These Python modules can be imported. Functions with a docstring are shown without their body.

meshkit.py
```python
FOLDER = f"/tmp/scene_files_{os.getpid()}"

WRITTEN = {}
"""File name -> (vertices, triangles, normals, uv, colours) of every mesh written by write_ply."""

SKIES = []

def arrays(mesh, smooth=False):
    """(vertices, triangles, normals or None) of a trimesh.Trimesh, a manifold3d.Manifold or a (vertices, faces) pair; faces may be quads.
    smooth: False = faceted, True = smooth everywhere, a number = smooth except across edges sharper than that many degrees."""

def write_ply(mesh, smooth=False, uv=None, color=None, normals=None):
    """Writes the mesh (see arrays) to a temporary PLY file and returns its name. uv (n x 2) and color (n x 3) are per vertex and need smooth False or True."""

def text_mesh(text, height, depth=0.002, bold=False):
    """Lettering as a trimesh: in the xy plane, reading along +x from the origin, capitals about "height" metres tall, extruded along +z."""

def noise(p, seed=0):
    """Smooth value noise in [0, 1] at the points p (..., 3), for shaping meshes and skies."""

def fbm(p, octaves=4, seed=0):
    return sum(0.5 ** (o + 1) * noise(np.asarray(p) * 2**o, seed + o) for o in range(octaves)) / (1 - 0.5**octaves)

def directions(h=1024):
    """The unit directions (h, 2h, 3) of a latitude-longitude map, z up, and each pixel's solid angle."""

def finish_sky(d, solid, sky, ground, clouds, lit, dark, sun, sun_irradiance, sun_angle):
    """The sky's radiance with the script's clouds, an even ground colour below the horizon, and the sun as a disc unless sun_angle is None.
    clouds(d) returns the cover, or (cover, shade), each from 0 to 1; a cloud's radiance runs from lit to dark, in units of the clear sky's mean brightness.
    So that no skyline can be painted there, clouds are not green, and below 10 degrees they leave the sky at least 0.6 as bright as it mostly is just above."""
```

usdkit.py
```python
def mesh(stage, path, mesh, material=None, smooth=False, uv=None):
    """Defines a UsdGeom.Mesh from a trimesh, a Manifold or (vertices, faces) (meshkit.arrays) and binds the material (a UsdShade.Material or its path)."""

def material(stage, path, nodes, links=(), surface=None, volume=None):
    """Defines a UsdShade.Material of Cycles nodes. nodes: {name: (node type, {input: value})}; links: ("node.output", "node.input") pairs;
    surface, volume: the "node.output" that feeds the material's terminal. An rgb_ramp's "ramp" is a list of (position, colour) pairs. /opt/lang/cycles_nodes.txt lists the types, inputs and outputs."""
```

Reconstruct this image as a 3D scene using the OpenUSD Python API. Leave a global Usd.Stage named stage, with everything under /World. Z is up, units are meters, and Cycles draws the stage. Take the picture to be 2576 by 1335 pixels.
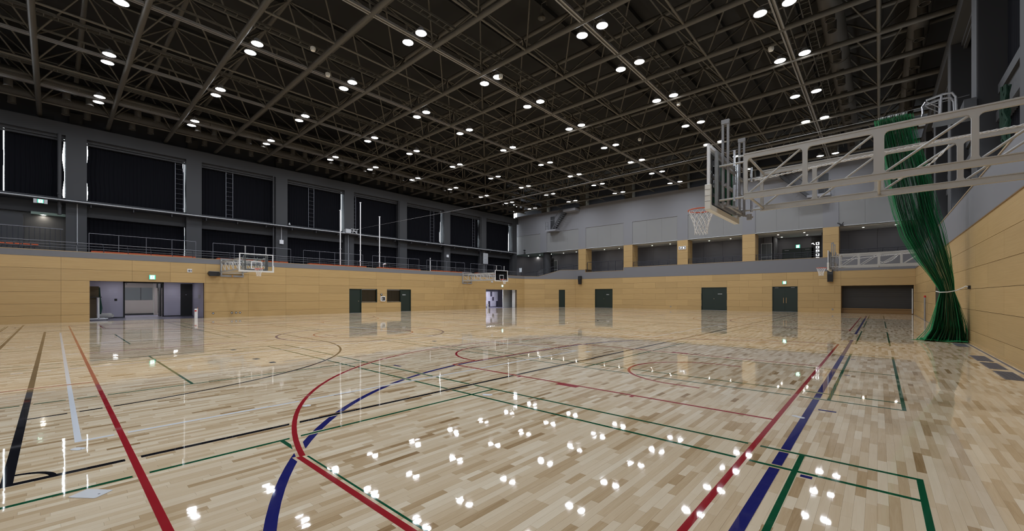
import math
import numpy as np
import trimesh
import shapely
from shapely.geometry import Polygon, LineString, Point, box as sbox
from shapely.ops import unary_union
from pxr import Usd, UsdGeom, UsdLux, UsdShade, Sdf, Gf
import usdkit, meshkit

rng = np.random.default_rng(7)
stage = Usd.Stage.CreateInMemory()
UsdGeom.SetStageUpAxis(stage, "Z")
UsdGeom.SetStageMetersPerUnit(stage, 1.0)
UsdGeom.Xform.Define(stage, "/World")
UsdGeom.Scope.Define(stage, "/World/Looks")

# ------------------------------------------------------------------ camera
F_PX, CAM_H, YAW = 1031.0, 1.45, math.atan(923 / 1031.0)
cam = UsdGeom.Camera.Define(stage, "/World/camera")
cam.CreateHorizontalApertureAttr(36.0)
cam.CreateVerticalApertureAttr(36.0 * 1335 / 2576)
cam.CreateFocalLengthAttr(36.0 * F_PX / 2576)
cam.CreateVerticalApertureOffsetAttr(36.0 * 76.0 / 2576)
cam.CreateClippingRangeAttr(Gf.Vec2f(0.05, 500))
sa, ca = math.sin(YAW), math.cos(YAW)
cam.AddTransformOp().Set(Gf.Matrix4d(ca, sa, 0, 0, 0, 0, 1, 0, sa, -ca, 0, 0, 0, 0, CAM_H, 1))
EXPOSURE = 0.42
cam.CreateExposureAttr(EXPOSURE)

# ------------------------------------------------------------------ daylight outside (seen only through gaps beside the blackout curtains)
sky = UsdLux.DomeLight.Define(stage, "/World/sky")
sky.CreateIntensityAttr(2.6)
sky.CreateColorAttr(Gf.Vec3f(0.86, 0.93, 1.0))
LAMP_STRENGTH = 88.0

# ------------------------------------------------------------------ helpers
T = Sdf.ValueTypeNames
counts = {}


def path_for(parent, name):
    base = "/World" if parent is None else str(parent.GetPath())
    k = counts.get((base, name), 0)
    counts[(base, name)] = k + 1
    return f"{base}/{name}" + (f"_{k:03d}" if k else "")


def tag(p, label=None, cat=None, group=None, kind=None):
    for k, v in (("label", label), ("category", cat), ("group", group), ("kind", kind)):
        if v:
            p.SetCustomDataByKey(k, v)
    return p


class MB:
    """Collects shapes into one triangle mesh."""

    def __init__(self):
        self.v, self.f, self.n = [], [], 0

    def add(self, v, f):
        v, f = np.asarray(v, float), np.asarray(f, int)
        self.v.append(v)
        self.f.append(f + self.n)
        self.n += len(v)
        return self

    def mesh(self, m):
        return self.add(m.vertices, m.faces)

    def box(self, x0, x1, y0, y1, z0, z1):
        v = [(x, y, z) for x in (x0, x1) for y in (y0, y1) for z in (z0, z1)]
        f = [(0, 1, 3), (0, 3, 2), (4, 6, 7), (4, 7, 5), (0, 4, 5), (0, 5, 1), (2, 3, 7), (2, 7, 6), (0, 2, 6), (0, 6, 4), (1, 5, 7), (1, 7, 3)]
        return self.add(v, f)

    def cyl(self, p, q, r, n=10, r2=None):
        return self.tube([p, q], r if r2 is None else [r, r2], n)

    def tube(self, pts, r, n=8, closed=False):
        p = np.asarray(pts, float)
        m = len(p)
        r = np.broadcast_to(r, (m,))
        if closed:
            t = np.roll(p, -1, 0) - np.roll(p, 1, 0)
        else:
            t = np.gradient(p, axis=0)
        t /= np.linalg.norm(t, axis=1, keepdims=True) + 1e-12
        a = np.zeros_like(t)
        ref = np.array([0, 0, 1.0]) if abs(t[0][2]) < 0.9 else np.array([1.0, 0, 0])
        for i in range(m):
            x = np.cross(t[i], ref)
            x /= np.linalg.norm(x) + 1e-12
            a[i] = x
            ref = np.cross(x, t[i])
        b = np.cross(t, a)
        ang = np.arange(n) * 2 * np.pi / n
        v = p[:, None] + r[:, None, None] * (np.cos(ang)[None, :, None] * a[:, None] + np.sin(ang)[None, :, None] * b[:, None])
        v = v.reshape(-1, 3)
        f = []
        rings = m if closed else m - 1
        for i in range(rings):
            for j in range(n):
                k0, k1 = i * n + j, i * n + (j + 1) % n
                l0, l1 = ((i + 1) % m) * n + j, ((i + 1) % m) * n + (j + 1) % n
                f += [(k0, l0, l1), (k0, l1, k1)]
        if not closed:
            v = np.vstack([v, p[0], p[-1]])
            c0, c1 = len(v) - 2, len(v) - 1
            for j in range(n):
                f.append((c0, j, (j + 1) % n))
                f.append((c1, (m - 1) * n + (j + 1) % n, (m - 1) * n + j))
        return self.add(v, f)

    def bar(self, p, q, w, h):
        """Rectangular bar from p to q, w across (horizontal), h in the other direction."""
        p, q = np.asarray(p, float), np.asarray(q, float)
        t = (q - p) / np.linalg.norm(q - p)
        ref = np.array([0, 0, 1.0]) if abs(t[2]) < 0.95 else np.array([0, 1.0, 0])
        a = np.cross(t, ref)
        a /= np.linalg.norm(a)
        b = np.cross(a, t)
        v = [c + sx * a * w / 2 + sy * b * h / 2 for c in (p, q) for sx, sy in ((-1, -1), (1, -1), (1, 1), (-1, 1))]
        f = [(0, 1, 2), (0, 2, 3), (4, 6, 5), (4, 7, 6)]
        for j in range(4):
            k = (j + 1) % 4
            f += [(j, 4 + j, 4 + k), (j, 4 + k, k)]
        return self.add(v, f)

    def lathe(self, prof, c=(0, 0, 0), n=20):
        """prof: (radius, z) pairs; turned about the vertical through c."""
        prof = np.asarray(prof, float)
        ang = np.arange(n) * 2 * np.pi / n
        v = np.stack([prof[:, None, 0] * np.cos(ang), prof[:, None, 0] * np.sin(ang), np.repeat(prof[:, 1:], n, 1)], -1).reshape(-1, 3) + np.asarray(c)
        f = []
        for i in range(len(prof) - 1):
            for j in range(n):
                k = (j + 1) % n
                f += [(i * n + j, i * n + k, (i + 1) * n + k), (i * n + j, (i + 1) * n + k, (i + 1) * n + j)]
        return self.add(v, f)

    def plate(self, poly, place, d0, d1):
        """Extrudes a shapely polygon (u, v) between depths d0 and d1; place(u, v, d) gives the world points."""
        for g in getattr(poly, "geoms", [poly]):
            if g.area < 1e-7:
                continue
            m = trimesh.creation.extrude_polygon(g, d1 - d0, engine="earcut")
            v = np.array(m.vertices)
            self.add(np.stack(place(v[:, 0], v[:, 1], v[:, 2] + d0), -1), m.faces)
        return self

    def build(self, name, mat, parent=None, smooth=False, label=None, kind=None):
        v, f = np.vstack(self.v), np.vstack(self.f)
        m = usdkit.mesh(stage, path_for(parent, name), trimesh.Trimesh(v, f, process=False), mat, smooth=smooth)
        m.CreateDoubleSidedAttr(True)
        return tag(m.GetPrim(), label, kind=kind)


def thing(name, label, cat, loc=(0, 0, 0), rz=0.0, group=None, kind=None):
    x = UsdGeom.Xform.Define(stage, path_for(None, name))
    x.AddTranslateOp().Set(Gf.Vec3d(*map(float, loc)))
    x.AddRotateZOp().Set(float(rz))
    return tag(x.GetPrim(), label, cat, group, kind)


def copy(src, loc, label=None, rz=0.0, group=None):
    was = dict(src.GetCustomData())
    x = thing(src.GetName().rstrip("0123456789").rstrip("_"), label or was["label"], was["category"], loc, rz, group or was.get("group"))
    x.GetReferences().AddInternalReference(src.GetPath())
    x.SetInstanceable(True)
    return x


def single(name, mb, mat, label, cat, group=None, smooth=False, kind=None):
    return tag(mb.build(name, mat, None, smooth), label, cat, group, kind)


def structure(name, label=None):
    return tag(UsdGeom.Xform.Define(stage, path_for(None, name)).GetPrim(), label, kind="structure")


# ------------------------------------------------------------------ materials
L = "/World/Looks/"


def plain(name, color, rough=0.5, metal=0.0, spec=0.5, coat=0.0, bumps=0.0, scale=60.0, vary=0.0):
    n = {"p": ("principled_bsdf", {"base_color": color, "roughness": rough, "metallic": metal, "specular_ior_level": spec, "coat_weight": coat})}
    links = []
    if bumps or vary:
        n["g"] = ("geometry", {})
        n["no"] = ("noise_texture", {"scale": scale, "detail": 3.0})
        links.append(("g.position", "no.vector"))
    if bumps:
        n["b"] = ("bump", {"strength": bumps, "distance": 0.01})
        links += [("no.fac", "b.height"), ("b.normal", "p.normal")]
    if vary:
        lo, hi = [c * (1 - vary) for c in color], [min(1, c * (1 + vary)) for c in color]
        n["r"] = ("rgb_ramp", {"ramp": [(0.3, lo), (0.7, hi)]})
        links += [("no.fac", "r.fac"), ("r.color", "p.base_color")]
    return usdkit.material(stage, L + name, n, links, surface="p.BSDF")


def glow(name, color, strength):
    return usdkit.material(stage, L + name, {"e": ("emission", {"color": color, "strength": strength})}, [], surface="e.emission")


def wood_panel(name, dark, light, rough=0.42):
    n = {
        "g": ("geometry", {}),
        "m": ("mapping", {"scale": (0.35, 0.35, 26.0)}),
        "no": ("noise_texture", {"scale": 2.2, "detail": 4.0, "roughness": 0.6, "distortion": 0.6}),
        "r": ("rgb_ramp", {"ramp": [(0.3, dark), (0.7, light)]}),
        "o": ("object_info", {}),
        "k": ("map_range", {"from_min": 0.0, "from_max": 1.0, "to_min": 0.93, "to_max": 1.06}),
        "h": ("hsv", {}),
        "p": ("principled_bsdf", {"roughness": rough, "specular_ior_level": 0.4}),
    }
    l = [("g.position", "m.vector"), ("m.vector", "no.vector"), ("no.fac", "r.fac"), ("r.color", "h.color"), ("o.random", "k.value"), ("k.result", "h.value"), ("h.color", "p.base_color")]
    return usdkit.material(stage, L + name, n, l, surface="p.BSDF")


def floor_wood():
    n = {
        "a": ("attribute", {"attribute": "tone"}),
        "g": ("geometry", {}),
        "m": ("mapping", {"scale": (34.0, 2.2, 1.0)}),
        "no": ("noise_texture", {"scale": 1.0, "detail": 5.0, "roughness": 0.62, "distortion": 1.2}),
        "ad": ("math", {"math_type": "multiply_add", "value2": 0.34, "value3": -0.17}),
        "su": ("math", {"math_type": "add"}),
        "r": ("rgb_ramp", {"ramp": [(0.0, (0.32, 0.20, 0.095)), (0.25, (0.53, 0.385, 0.225)), (0.55, (0.68, 0.54, 0.365)), (1.0, (0.82, 0.71, 0.54))]}),
        "n2": ("noise_texture", {"scale": 2.4, "detail": 2.0}),
        "b": ("bump", {"strength": 0.035, "distance": 0.01}),
        "p": ("principled_bsdf", {"roughness": 0.5, "specular_ior_level": 0.0, "coat_weight": 1.0, "coat_roughness": 0.03, "coat_ior": 1.45}),
    }
    l = [("g.position", "m.vector"), ("m.vector", "no.vector"), ("no.fac", "ad.value1"), ("ad.value", "su.value1"), ("a.fac", "su.value2"), ("su.value", "r.fac"),
         ("r.color", "p.base_color"), ("g.position", "n2.vector"), ("n2.fac", "b.height"), ("b.normal", "p.coat_normal")]
    return usdkit.material(stage, L + "floor_wood", n, l, surface="p.BSDF")


def paint(name, color):
    return usdkit.material(stage, L + name, {"p": ("principled_bsdf", {"base_color": color, "roughness": 0.5, "specular_ior_level": 0.0, "coat_weight": 1.0, "coat_roughness": 0.03, "coat_ior": 1.45})}, [], surface="p.BSDF")


M = dict(
    wood=wood_panel("wall_wood", (0.46, 0.300, 0.124), (0.545, 0.372, 0.168)),
    joint=plain("panel_joint", (0.10, 0.06, 0.028), 0.8),
    trim_wood=plain("trim_wood", (0.40, 0.29, 0.17), 0.45, vary=0.1, scale=20),
    floor=floor_wood(),
    sub=plain("floor_base", (0.12, 0.075, 0.035), 0.8),
    red=paint("paint_red", (0.33, 0.018, 0.026)), blue=paint("paint_blue", (0.018, 0.02, 0.14)), green=paint("paint_green", (0.008, 0.085, 0.038)),
    black=paint("paint_black", (0.010, 0.010, 0.013)), white=paint("paint_white", (0.72, 0.75, 0.80)),
    grey=plain("wall_grey", (0.235, 0.235, 0.252), 0.75, bumps=0.04, scale=400),
    panel_grey=plain("wall_panel_grey", (0.25, 0.25, 0.25), 0.7, bumps=0.12, scale=160),
    band=plain("parapet_grey", (0.185, 0.185, 0.20), 0.7, bumps=0.04, scale=300),
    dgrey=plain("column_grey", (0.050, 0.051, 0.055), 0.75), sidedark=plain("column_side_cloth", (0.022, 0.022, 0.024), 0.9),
    dark=plain("dark_recess", (0.018, 0.018, 0.02), 0.8),
    soffit=plain("soffit_paint", (0.66, 0.66, 0.61), 0.8), soffit_green=plain("soffit_green", (0.30, 0.40, 0.35), 0.8),
    gallery=plain("gallery_wall", (0.15, 0.15, 0.168), 0.75),
    curtain=plain("blackout_cloth", (0.0065, 0.0068, 0.0095), 0.9, spec=0.1),
    deck=plain("roof_deck", (0.016, 0.0145, 0.0125), 0.9),
    tube=plain("frame_tube", (0.088, 0.080, 0.066), 0.5, spec=0.4), rod=plain("frame_rod", (0.098, 0.086, 0.067), 0.5, spec=0.4),
    duct=plain("duct_paint", (0.055, 0.048, 0.039), 0.6),
    rail=plain("lamp_rail_metal", (0.27, 0.26, 0.25), 0.35, metal=0.4), steel=plain("steel_grey", (0.30, 0.30, 0.31), 0.4, metal=0.3),
    hoop=plain("hoop_frame_paint", (0.47, 0.46, 0.44), 0.38), hoop_grey=plain("hoop_grey_paint", (0.27, 0.27, 0.28), 0.4),
    pad=plain("padding_vinyl", (0.74, 0.72, 0.67), 0.5), whitep=plain("white_paint", (0.80, 0.80, 0.82), 0.4), lightgrey=plain("light_grey_plastic", (0.55, 0.56, 0.58), 0.5),
    rim=plain("rim_orange", (0.62, 0.085, 0.02), 0.4), cord=plain("net_cord_white", (0.85, 0.85, 0.85), 0.7),
    blackp=plain("black_plastic", (0.012, 0.012, 0.014), 0.5), navy=plain("rail_dark", (0.022, 0.025, 0.040), 0.45), railm=plain("rail_metal", (0.17, 0.175, 0.20), 0.4, metal=0.3),
    door=plain("door_green", (0.010, 0.022, 0.017), 0.42), orange=plain("bench_orange", (0.66, 0.115, 0.035), 0.5),
    lav=plain("lobby_wall", (0.60, 0.58, 0.72), 0.7), lobby=plain("lobby_floor", (0.20, 0.19, 0.25), 0.25), taupe=plain("corridor_wall", (0.30, 0.26, 0.24), 0.7),
    board=plain("corridor_board", (0.115, 0.125, 0.128), 0.3), shutter=plain("shutter_metal", (0.040, 0.037, 0.034), 0.5), dwood=plain("dark_wood_base", (0.235, 0.130, 0.045), 0.4),
    vent=plain("vent_metal", (0.115, 0.115, 0.135), 0.45), locker=plain("locker_white", (0.62, 0.60, 0.72), 0.45), lockerd=plain("locker_dark", (0.055, 0.05, 0.085), 0.5),
    netg=plain("net_green_cord", (0.008, 0.22, 0.07), 0.7), stored=plain("net_green_dark", (0.004, 0.03, 0.015), 0.8), mat_white=plain("mat_white", (0.70, 0.70, 0.68), 0.7, bumps=0.5, scale=25),
    brownbox=plain("brown_board", (0.10, 0.07, 0.035), 0.6), greenc=plain("cart_green", (0.01, 0.06, 0.045), 0.7), chrome=plain("bright_metal", (0.7, 0.7, 0.72), 0.2, metal=1.0),
    brass=plain("door_pull", (0.55, 0.36, 0.18), 0.35, metal=0.6), redp=plain("red_plastic", (0.55, 0.02, 0.02), 0.4), ballor=plain("amber_plastic", (0.75, 0.28, 0.02), 0.4),
    lamp=glow("lamp_lens", (0.90, 0.955, 1.04), LAMP_STRENGTH), down=glow("downlight_lens", (1.0, 0.95, 0.85), 90.0), exit_w=glow("exit_white", (0.85, 1.0, 0.95), 2.4), exit_g=glow("exit_green", (0.02, 0.62, 0.36), 1.3),
    led=glow("led_white", (0.95, 0.97, 1.0), 2.0), led_red=glow("led_red", (1.0, 0.08, 0.02), 3.0), lobby_light=glow("lobby_lamp", (0.93, 0.94, 1.0), 28.0),
)
M["glass"] = usdkit.material(stage, L + "clear_glass", {"f": ("fresnel", {"IOR": 1.5}), "t": ("transparent_bsdf", {"color": (0.93, 0.95, 0.95)}), "s": ("glossy_bsdf", {"color": (1, 1, 1), "roughness": 0.02}), "x": ("mix_closure", {})},
                             [("f.fac", "x.fac"), ("t.BSDF", "x.closure1"), ("s.BSDF", "x.closure2")], surface="x.closure")
M["mesh_green"] = usdkit.material(stage, L + "green_netting", {
    "u": ("attribute", {"attribute": "st"}), "m": ("mapping", {"scale": (160.0, 3.0, 1.0)}), "n": ("noise_texture", {"scale": 1.0, "detail": 2.0}),
    "r": ("map_range", {"from_min": 0.3, "from_max": 0.7, "to_min": 0.40, "to_max": 0.92}),
    "t": ("transparent_bsdf", {}), "d": ("principled_bsdf", {"base_color": (0.006, 0.30, 0.09), "roughness": 0.7}), "x": ("mix_closure", {})},
    [("u.vector", "m.vector"), ("m.vector", "n.vector"), ("n.fac", "r.value"), ("r.result", "x.fac"), ("t.BSDF", "x.closure1"), ("d.BSDF", "x.closure2")], surface="x.closure")

# ------------------------------------------------------------------ hall sizes (metres; the camera stands at x = 0, y = 0)
XL, XR, YF, YB = -32.8, 2.08, 44.0, -7.5        # wood-clad walls
XU, XRU = -38.2, 2.2                            # upper column faces, left and right
WT = 3.54                                       # top of the wood cladding
ROWS = [0.0, 0.40, 1.03, 1.655, 2.28, 2.91, WT]
COLY = [0.95 + 6.04 * k for k in range(-1, 8)]  # column centres along the side walls
COLX = [-33.7, -27.65, -21.5, -15.37, -9.22, -3.05]
CH0, CH1 = np.array([XL, 38.93]), np.array([-28.64, YF])   # the chamfered corner
CHD = (CH1 - CH0) / np.linalg.norm(CH1 - CH0)
CHL = float(np.linalg.norm(CH1 - CH0))
CHN = np.array([CHD[1], -CHD[0]])


def on_left(u, v, d):
    return XL + d, u, v


def on_right(u, v, d):
    return XR - d, u, v


def on_far(u, v, d):
    return u, YF - d, v


def on_back(u, v, d):
    return u, YB + d, v


def on_chamfer(u, v, d):
    return CH0[0] + CHD[0] * u + CHN[0] * d, CH0[1] + CHD[1] * u + CHN[1] * d, v + 0 * u


# ------------------------------------------------------------------ floor: boards and painted lines
floor = structure("floor")
MB().box(XL - 0.02, XR + 0.02, YB, YF + 0.02, -0.12, -0.004).build("floor_base", M["sub"], floor)


def lay_boards():
    w = 0.0605
    quads, tone = [], []
    nrow = int((XR - XL) / w) + 1
    for i in range(nrow):
        x0, x1 = XL + i * w, min(XL + (i + 1) * w, XR)
        ln = rng.uniform(0.2, 0.62, 140)
        y = YB - rng.uniform(0, 0.5) + np.concatenate([[0], np.cumsum(ln)])
        y = y[: np.searchsorted(y, YF) + 1]
        y = np.clip(y, YB, YF)
        base = rng.normal(0, 0.05)
        for a, b in zip(y[:-1], y[1:]):
            if b - a > 0.03:
                quads.append((x0, x1, a, b))
                t = rng.beta(3.2, 2.2) + base
                if rng.random() < 0.07:
                    t -= 0.25
                tone.append(t)
    return np.array(quads), np.clip(np.array(tone), 0.02, 0.98)


def chamfer_ok(q):
    c = np.stack([(q[:, 0] + q[:, 1]) / 2, (q[:, 2] + q[:, 3]) / 2], -1)
    return (c - CH0) @ CHN > -0.1


def board_arrays(q):
    """Board tops with eased edges, each very slightly tilted; 8 points and 10 triangles per board."""
    n = len(q)
    e, drop = 0.0007, 0.0010
    cx, cy = (q[:, 0] + q[:, 1]) / 2, (q[:, 2] + q[:, 3]) / 2
    tx, ty = rng.normal(0, 0.0021, n), rng.normal(0, 0.00032, n)
    P = np.zeros((n, 8, 3))
    for k, (sx, sy) in enumerate(((0, 2), (1, 2), (1, 3), (0, 3))):
        for ring in (0, 1):
            ins = e if ring == 0 else 0.0001
            x = q[:, sx] + (ins if sx == 0 else -ins)
            y = q[:, sy] + (ins if sy == 2 else -ins)
            z = tx * (x - cx) + ty * (y - cy) - (drop if ring else 0)
            P[:, ring * 4 + k] = np.stack([x, y, z], -1)
    f = [(0, 1, 2), (0, 2, 3)]
    for j in range(4):
        k = (j + 1) % 4
        f += [(4 + j, 4 + k, k), (4 + j, k, j)]
    f = np.array(f)
    return P.reshape(-1, 3), (f[None] + 8 * np.arange(n)[:, None, None]).reshape(-1, 3)


def build_boards(name, q, t, kind=None):
    v, f = board_arrays(q)
    m = usdkit.mesh(stage, path_for(floor, name), trimesh.Trimesh(v, f, process=False), M["floor"])
    UsdGeom.PrimvarsAPI(m).CreatePrimvar("tone", T.FloatArray, "vertex").Set(np.repeat(t, 8).astype(float).tolist())
    tag(m.GetPrim(), kind=kind)


Q, TN = lay_boards()
keep = chamfer_ok(Q)
Q, TN = Q[keep], TN[keep]
bc = np.stack([(Q[:, 0] + Q[:, 1]) / 2, (Q[:, 2] + Q[:, 3]) / 2], -1)
fw, rt = bc @ np.array([-sa, ca]), bc @ np.array([ca, sa])
seen = (fw > 2.45) & (np.abs(rt) < fw * 1.26)
order = np.where(seen, fw + 0.02 * np.abs(rt), 1e6)
near = np.argsort(order)[:300]
mask = np.zeros(len(Q), bool)
mask[near] = True
for i in near:
    build_boards("plank", Q[i : i + 1], TN[i : i + 1])
build_boards("remaining_planks", Q[~mask], TN[~mask], kind="stuff")


def seg(x0, y0, x1, y1, w):
    return LineString([(x0, y0), (x1, y1)]).buffer(w / 2, cap_style="flat")


def rect(x0, y0, x1, y1, w):
    return LineString([(x0, y0), (x1, y0), (x1, y1), (x0, y1), (x0, y0)]).buffer(w / 2, join_style="mitre", cap_style="square")


def arc(cx, cy, r, a0, a1, w):
    a = np.radians(np.linspace(a0, a1, max(8, int(abs(a1 - a0) / 2))))
    return LineString(np.stack([cx + r * np.cos(a), cy + r * np.sin(a)], -1)).buffer(w / 2, cap_style="flat")


lines = {k: [] for k in ("red", "white", "black", "green", "blue")}
for c in (8.07, 29.4):                                              # basketball in red, along x
    x0, x1, w = -0.905, -28.9, 0.05
    lines["red"] += [rect(x0, c - 7.6, x1, c + 7.6, w), seg(-14.9, c - 7.6, -14.9, c + 7.6, w), arc(-14.9, c, 1.8, 0, 360, w), seg(-9.84, c - 8.62, -9.84, c - 7.6, w)]
    for e, s in ((x0, -1), (x1, 1)):
        b = e + s * 1.575
        ang = 180 if s < 0 else 0
        t = math.degrees(math.asin(6.6 / 6.75))
        lines["red"] += [seg(e, c - 2.45, e + s * 5.8, c - 2.45, w), seg(e, c + 2.45, e + s * 5.8, c + 2.45, w), seg(e + s * 5.8, c - 2.475, e + s * 5.8, c + 2.475, w),
                         arc(e + s * 5.8, c, 1.8, ang - 90, ang + 90, w), arc(b, c, 6.72, ang - t, ang + t, w), arc(b, c, 1.3, ang - 90, ang + 90, w)]
        for q in (-1, 1):
            xe = b + s * 6.72 * math.cos(math.radians(t))
            lines["red"] += [seg(e, c + q * 6.6, xe, c + q * 6.6, w), seg(b, c + q * 1.3, b - s * -0.0 - s * 0.375, c + q * 1.3, w), seg(e + s * 1.75, c + q * 2.45, e + s * 1.75, c + q * 2.56, w),
                             seg(e + s * 2.66, c + q * 2.52, e + s * 3.06, c + q * 2.52, 0.12), seg(e + s * 3.9, c + q * 2.45, e + s * 3.9, c + q * 2.56, w)]
    # futsal in blue
    x0, x1, w = -0.655, -29.15, 0.075
    for e, s in ((x0, -1), (x1, 1)):
        ang = 180 if s < 0 else 0
        lines["blue"] += [seg(e, c - 9.27, e, c + 9.27, w), seg(e + s * 6.0, c - 1.58, e + s * 6.0, c + 1.58, w), arc(e, c + 1.58, 6.0, *((ang, 90) if s < 0 else (0, 90)), w), arc(e, c - 1.58, 6.0, *((180, 270) if s < 0 else (-90, 0)), w)]
        for q in (-1.58, 1.58, -4.05, 4.05):
            lines["blue"].append(seg(e - s * 0.08, c + q, e - s * 0.26, c + q, 0.06))
        for q in (-1, 1):
            lines["blue"] += [seg(e + s * 0.04, c + q * 9.24, e + s * 0.38, c + q * 9.24, 0.06), seg(e + s * 6.65, c + q * 3.33, e + s * 6.9, c + q * 3.33, 0.05)]
    lines["blue"] += [arc(-14.9, c, 3.0, 0, 360, 0.075)]
for y0 in (0.16, 14.2, 28.35):                                      # volleyball in white
    lines["white"] += [rect(-5.94, y0, -23.96, y0 + 9.0, 0.05), seg(-14.95, y0, -14.95, y0 + 9, 0.05)]
    for x in (-11.95, -17.95):
        lines["white"].append(seg(x, y0, x, y0 + 9, 0.05))
        for k in range(5):
            lines["white"] += [seg(x, y0 - 0.20 - 0.35 * k, x, y0 - 0.35 - 0.35 * k, 0.05), seg(x, y0 + 9.20 + 0.35 * k, x, y0 + 9.35 + 0.35 * k, 0.05)]
hx0, hx1, hy0, hy1, hc = -4.955, -24.93, -0.245, 39.8, -14.94        # handball in black, along y
lines["black"] += [rect(hx0, hy0, hx1, hy1, 0.065), seg(hx0, 19.78, hx1, 19.78, 0.05), arc(hc, 19.5, 3.2, 0, 360, 0.05), seg(-5.0, -1.0, -31.5, -1.0, 0.07), seg(-17.8, -1.45, -30.5, -1.45, 0.04)]
for e, s in ((hy0, 1), (hy1, -1)):
    a = 90 if s > 0 else 270
    lines["black"] += [seg(hc - 1.5, e + s * 6, hc + 1.5, e + s * 6, 0.05), arc(hc + 1.5, e, 6, *((0, 90) if s > 0 else (-90, 0)), 0.05), arc(hc - 1.5, e, 6, *((90, 180) if s > 0 else (180, 270)), 0.05),
                       seg(hc - 0.5, e + s * 7, hc + 0.5, e + s * 7, 0.05)]
    for x, q in ((hx0, 180), (hx1, 0)):
        lines["black"].append(arc(x, e, 0.24, *sorted((q, a)), 0.04))
for net_x in (-6.44, -23.4):                                        # badminton in green
    for c in (1.52, 10.19, 19.06, 27.93, 36.8):
        w, a, b = 0.04, net_x - 6.68, net_x + 6.68
        for q in (-3.03, -2.57, 2.57, 3.03):
            lines["green"].append(seg(a, c + q, b, c + q, w))
        for x in (a, b, a + 0.76, b - 0.76, net_x - 1.98, net_x + 1.98):
            lines["green"].append(seg(x, c - 3.05, x, c + 3.05, w))
        lines["green"] += [seg(a, c, net_x - 1.98, c, w), seg(net_x + 1.98, c, b, c, w)]
hall = Polygon([(XL + 0.05, YB + 0.05), (XR - 0.05, YB + 0.05), (XR - 0.05, YF - 0.05), tuple(CH1 + CHN * 0.05), tuple(CH0 + CHN * 0.05)])
above = None
for color in ("red", "white", "black", "green", "blue"):
    g = unary_union(lines[color]).intersection(hall)
    if above is not None:
        g = g.difference(above.buffer(0.027, join_style="mitre"))
    above = unary_union(lines[color]) if above is None else unary_union([above, unary_union(lines[color])])
    for piece in getattr(g, "geoms", [g]):
        if piece.area > 0.0008:
            MB().plate(piece.simplify(0.0008), lambda u, v, d: (u, v, d), 0.0004, 0.0011).build("court_line", M[color], floor, label=f"{color} painted court line")

# floor fittings
for (x, y0, y1), lab in zip(((1.76, 11.0, 12.1), (1.76, 12.42, 13.5), (1.76, 13.75, 14.85), (1.79, 17.25, 18.28)),
                            ("grey floor air vent nearest the camera along the right wall", "grey floor air vent second nearest along the right wall", "grey floor air vent third along the right wall", "grey floor air vent at the foot of the green net")):
    t = thing("floor_vent", lab, "vent", (x, (y0 + y1) / 2, 0))
    h = (y1 - y0) / 2
    m = MB()
    for k in range(22):
        yy = -h + 0.03 + (2 * h - 0.06) * k / 21
        m.box(-0.105, 0.105, yy - 0.014, yy + 0.014, 0.0012, 0.0042)
    m.build("grille", M["vent"], t)
    MB().box(-0.125, 0.125, -h, h, 0.0008, 0.0016).build("base_plate", M["dark"], t)
    MB().box(-0.125, -0.108, -h, h, 0.0008, 0.005).box(0.108, 0.125, -h, h, 0.0008, 0.005).box(-0.108, 0.108, -h, -h + 0.016, 0.0008, 0.005).box(-0.108, 0.108, h - 0.016, h, 0.0008, 0.005).build("frame", M["vent"], t)


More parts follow.
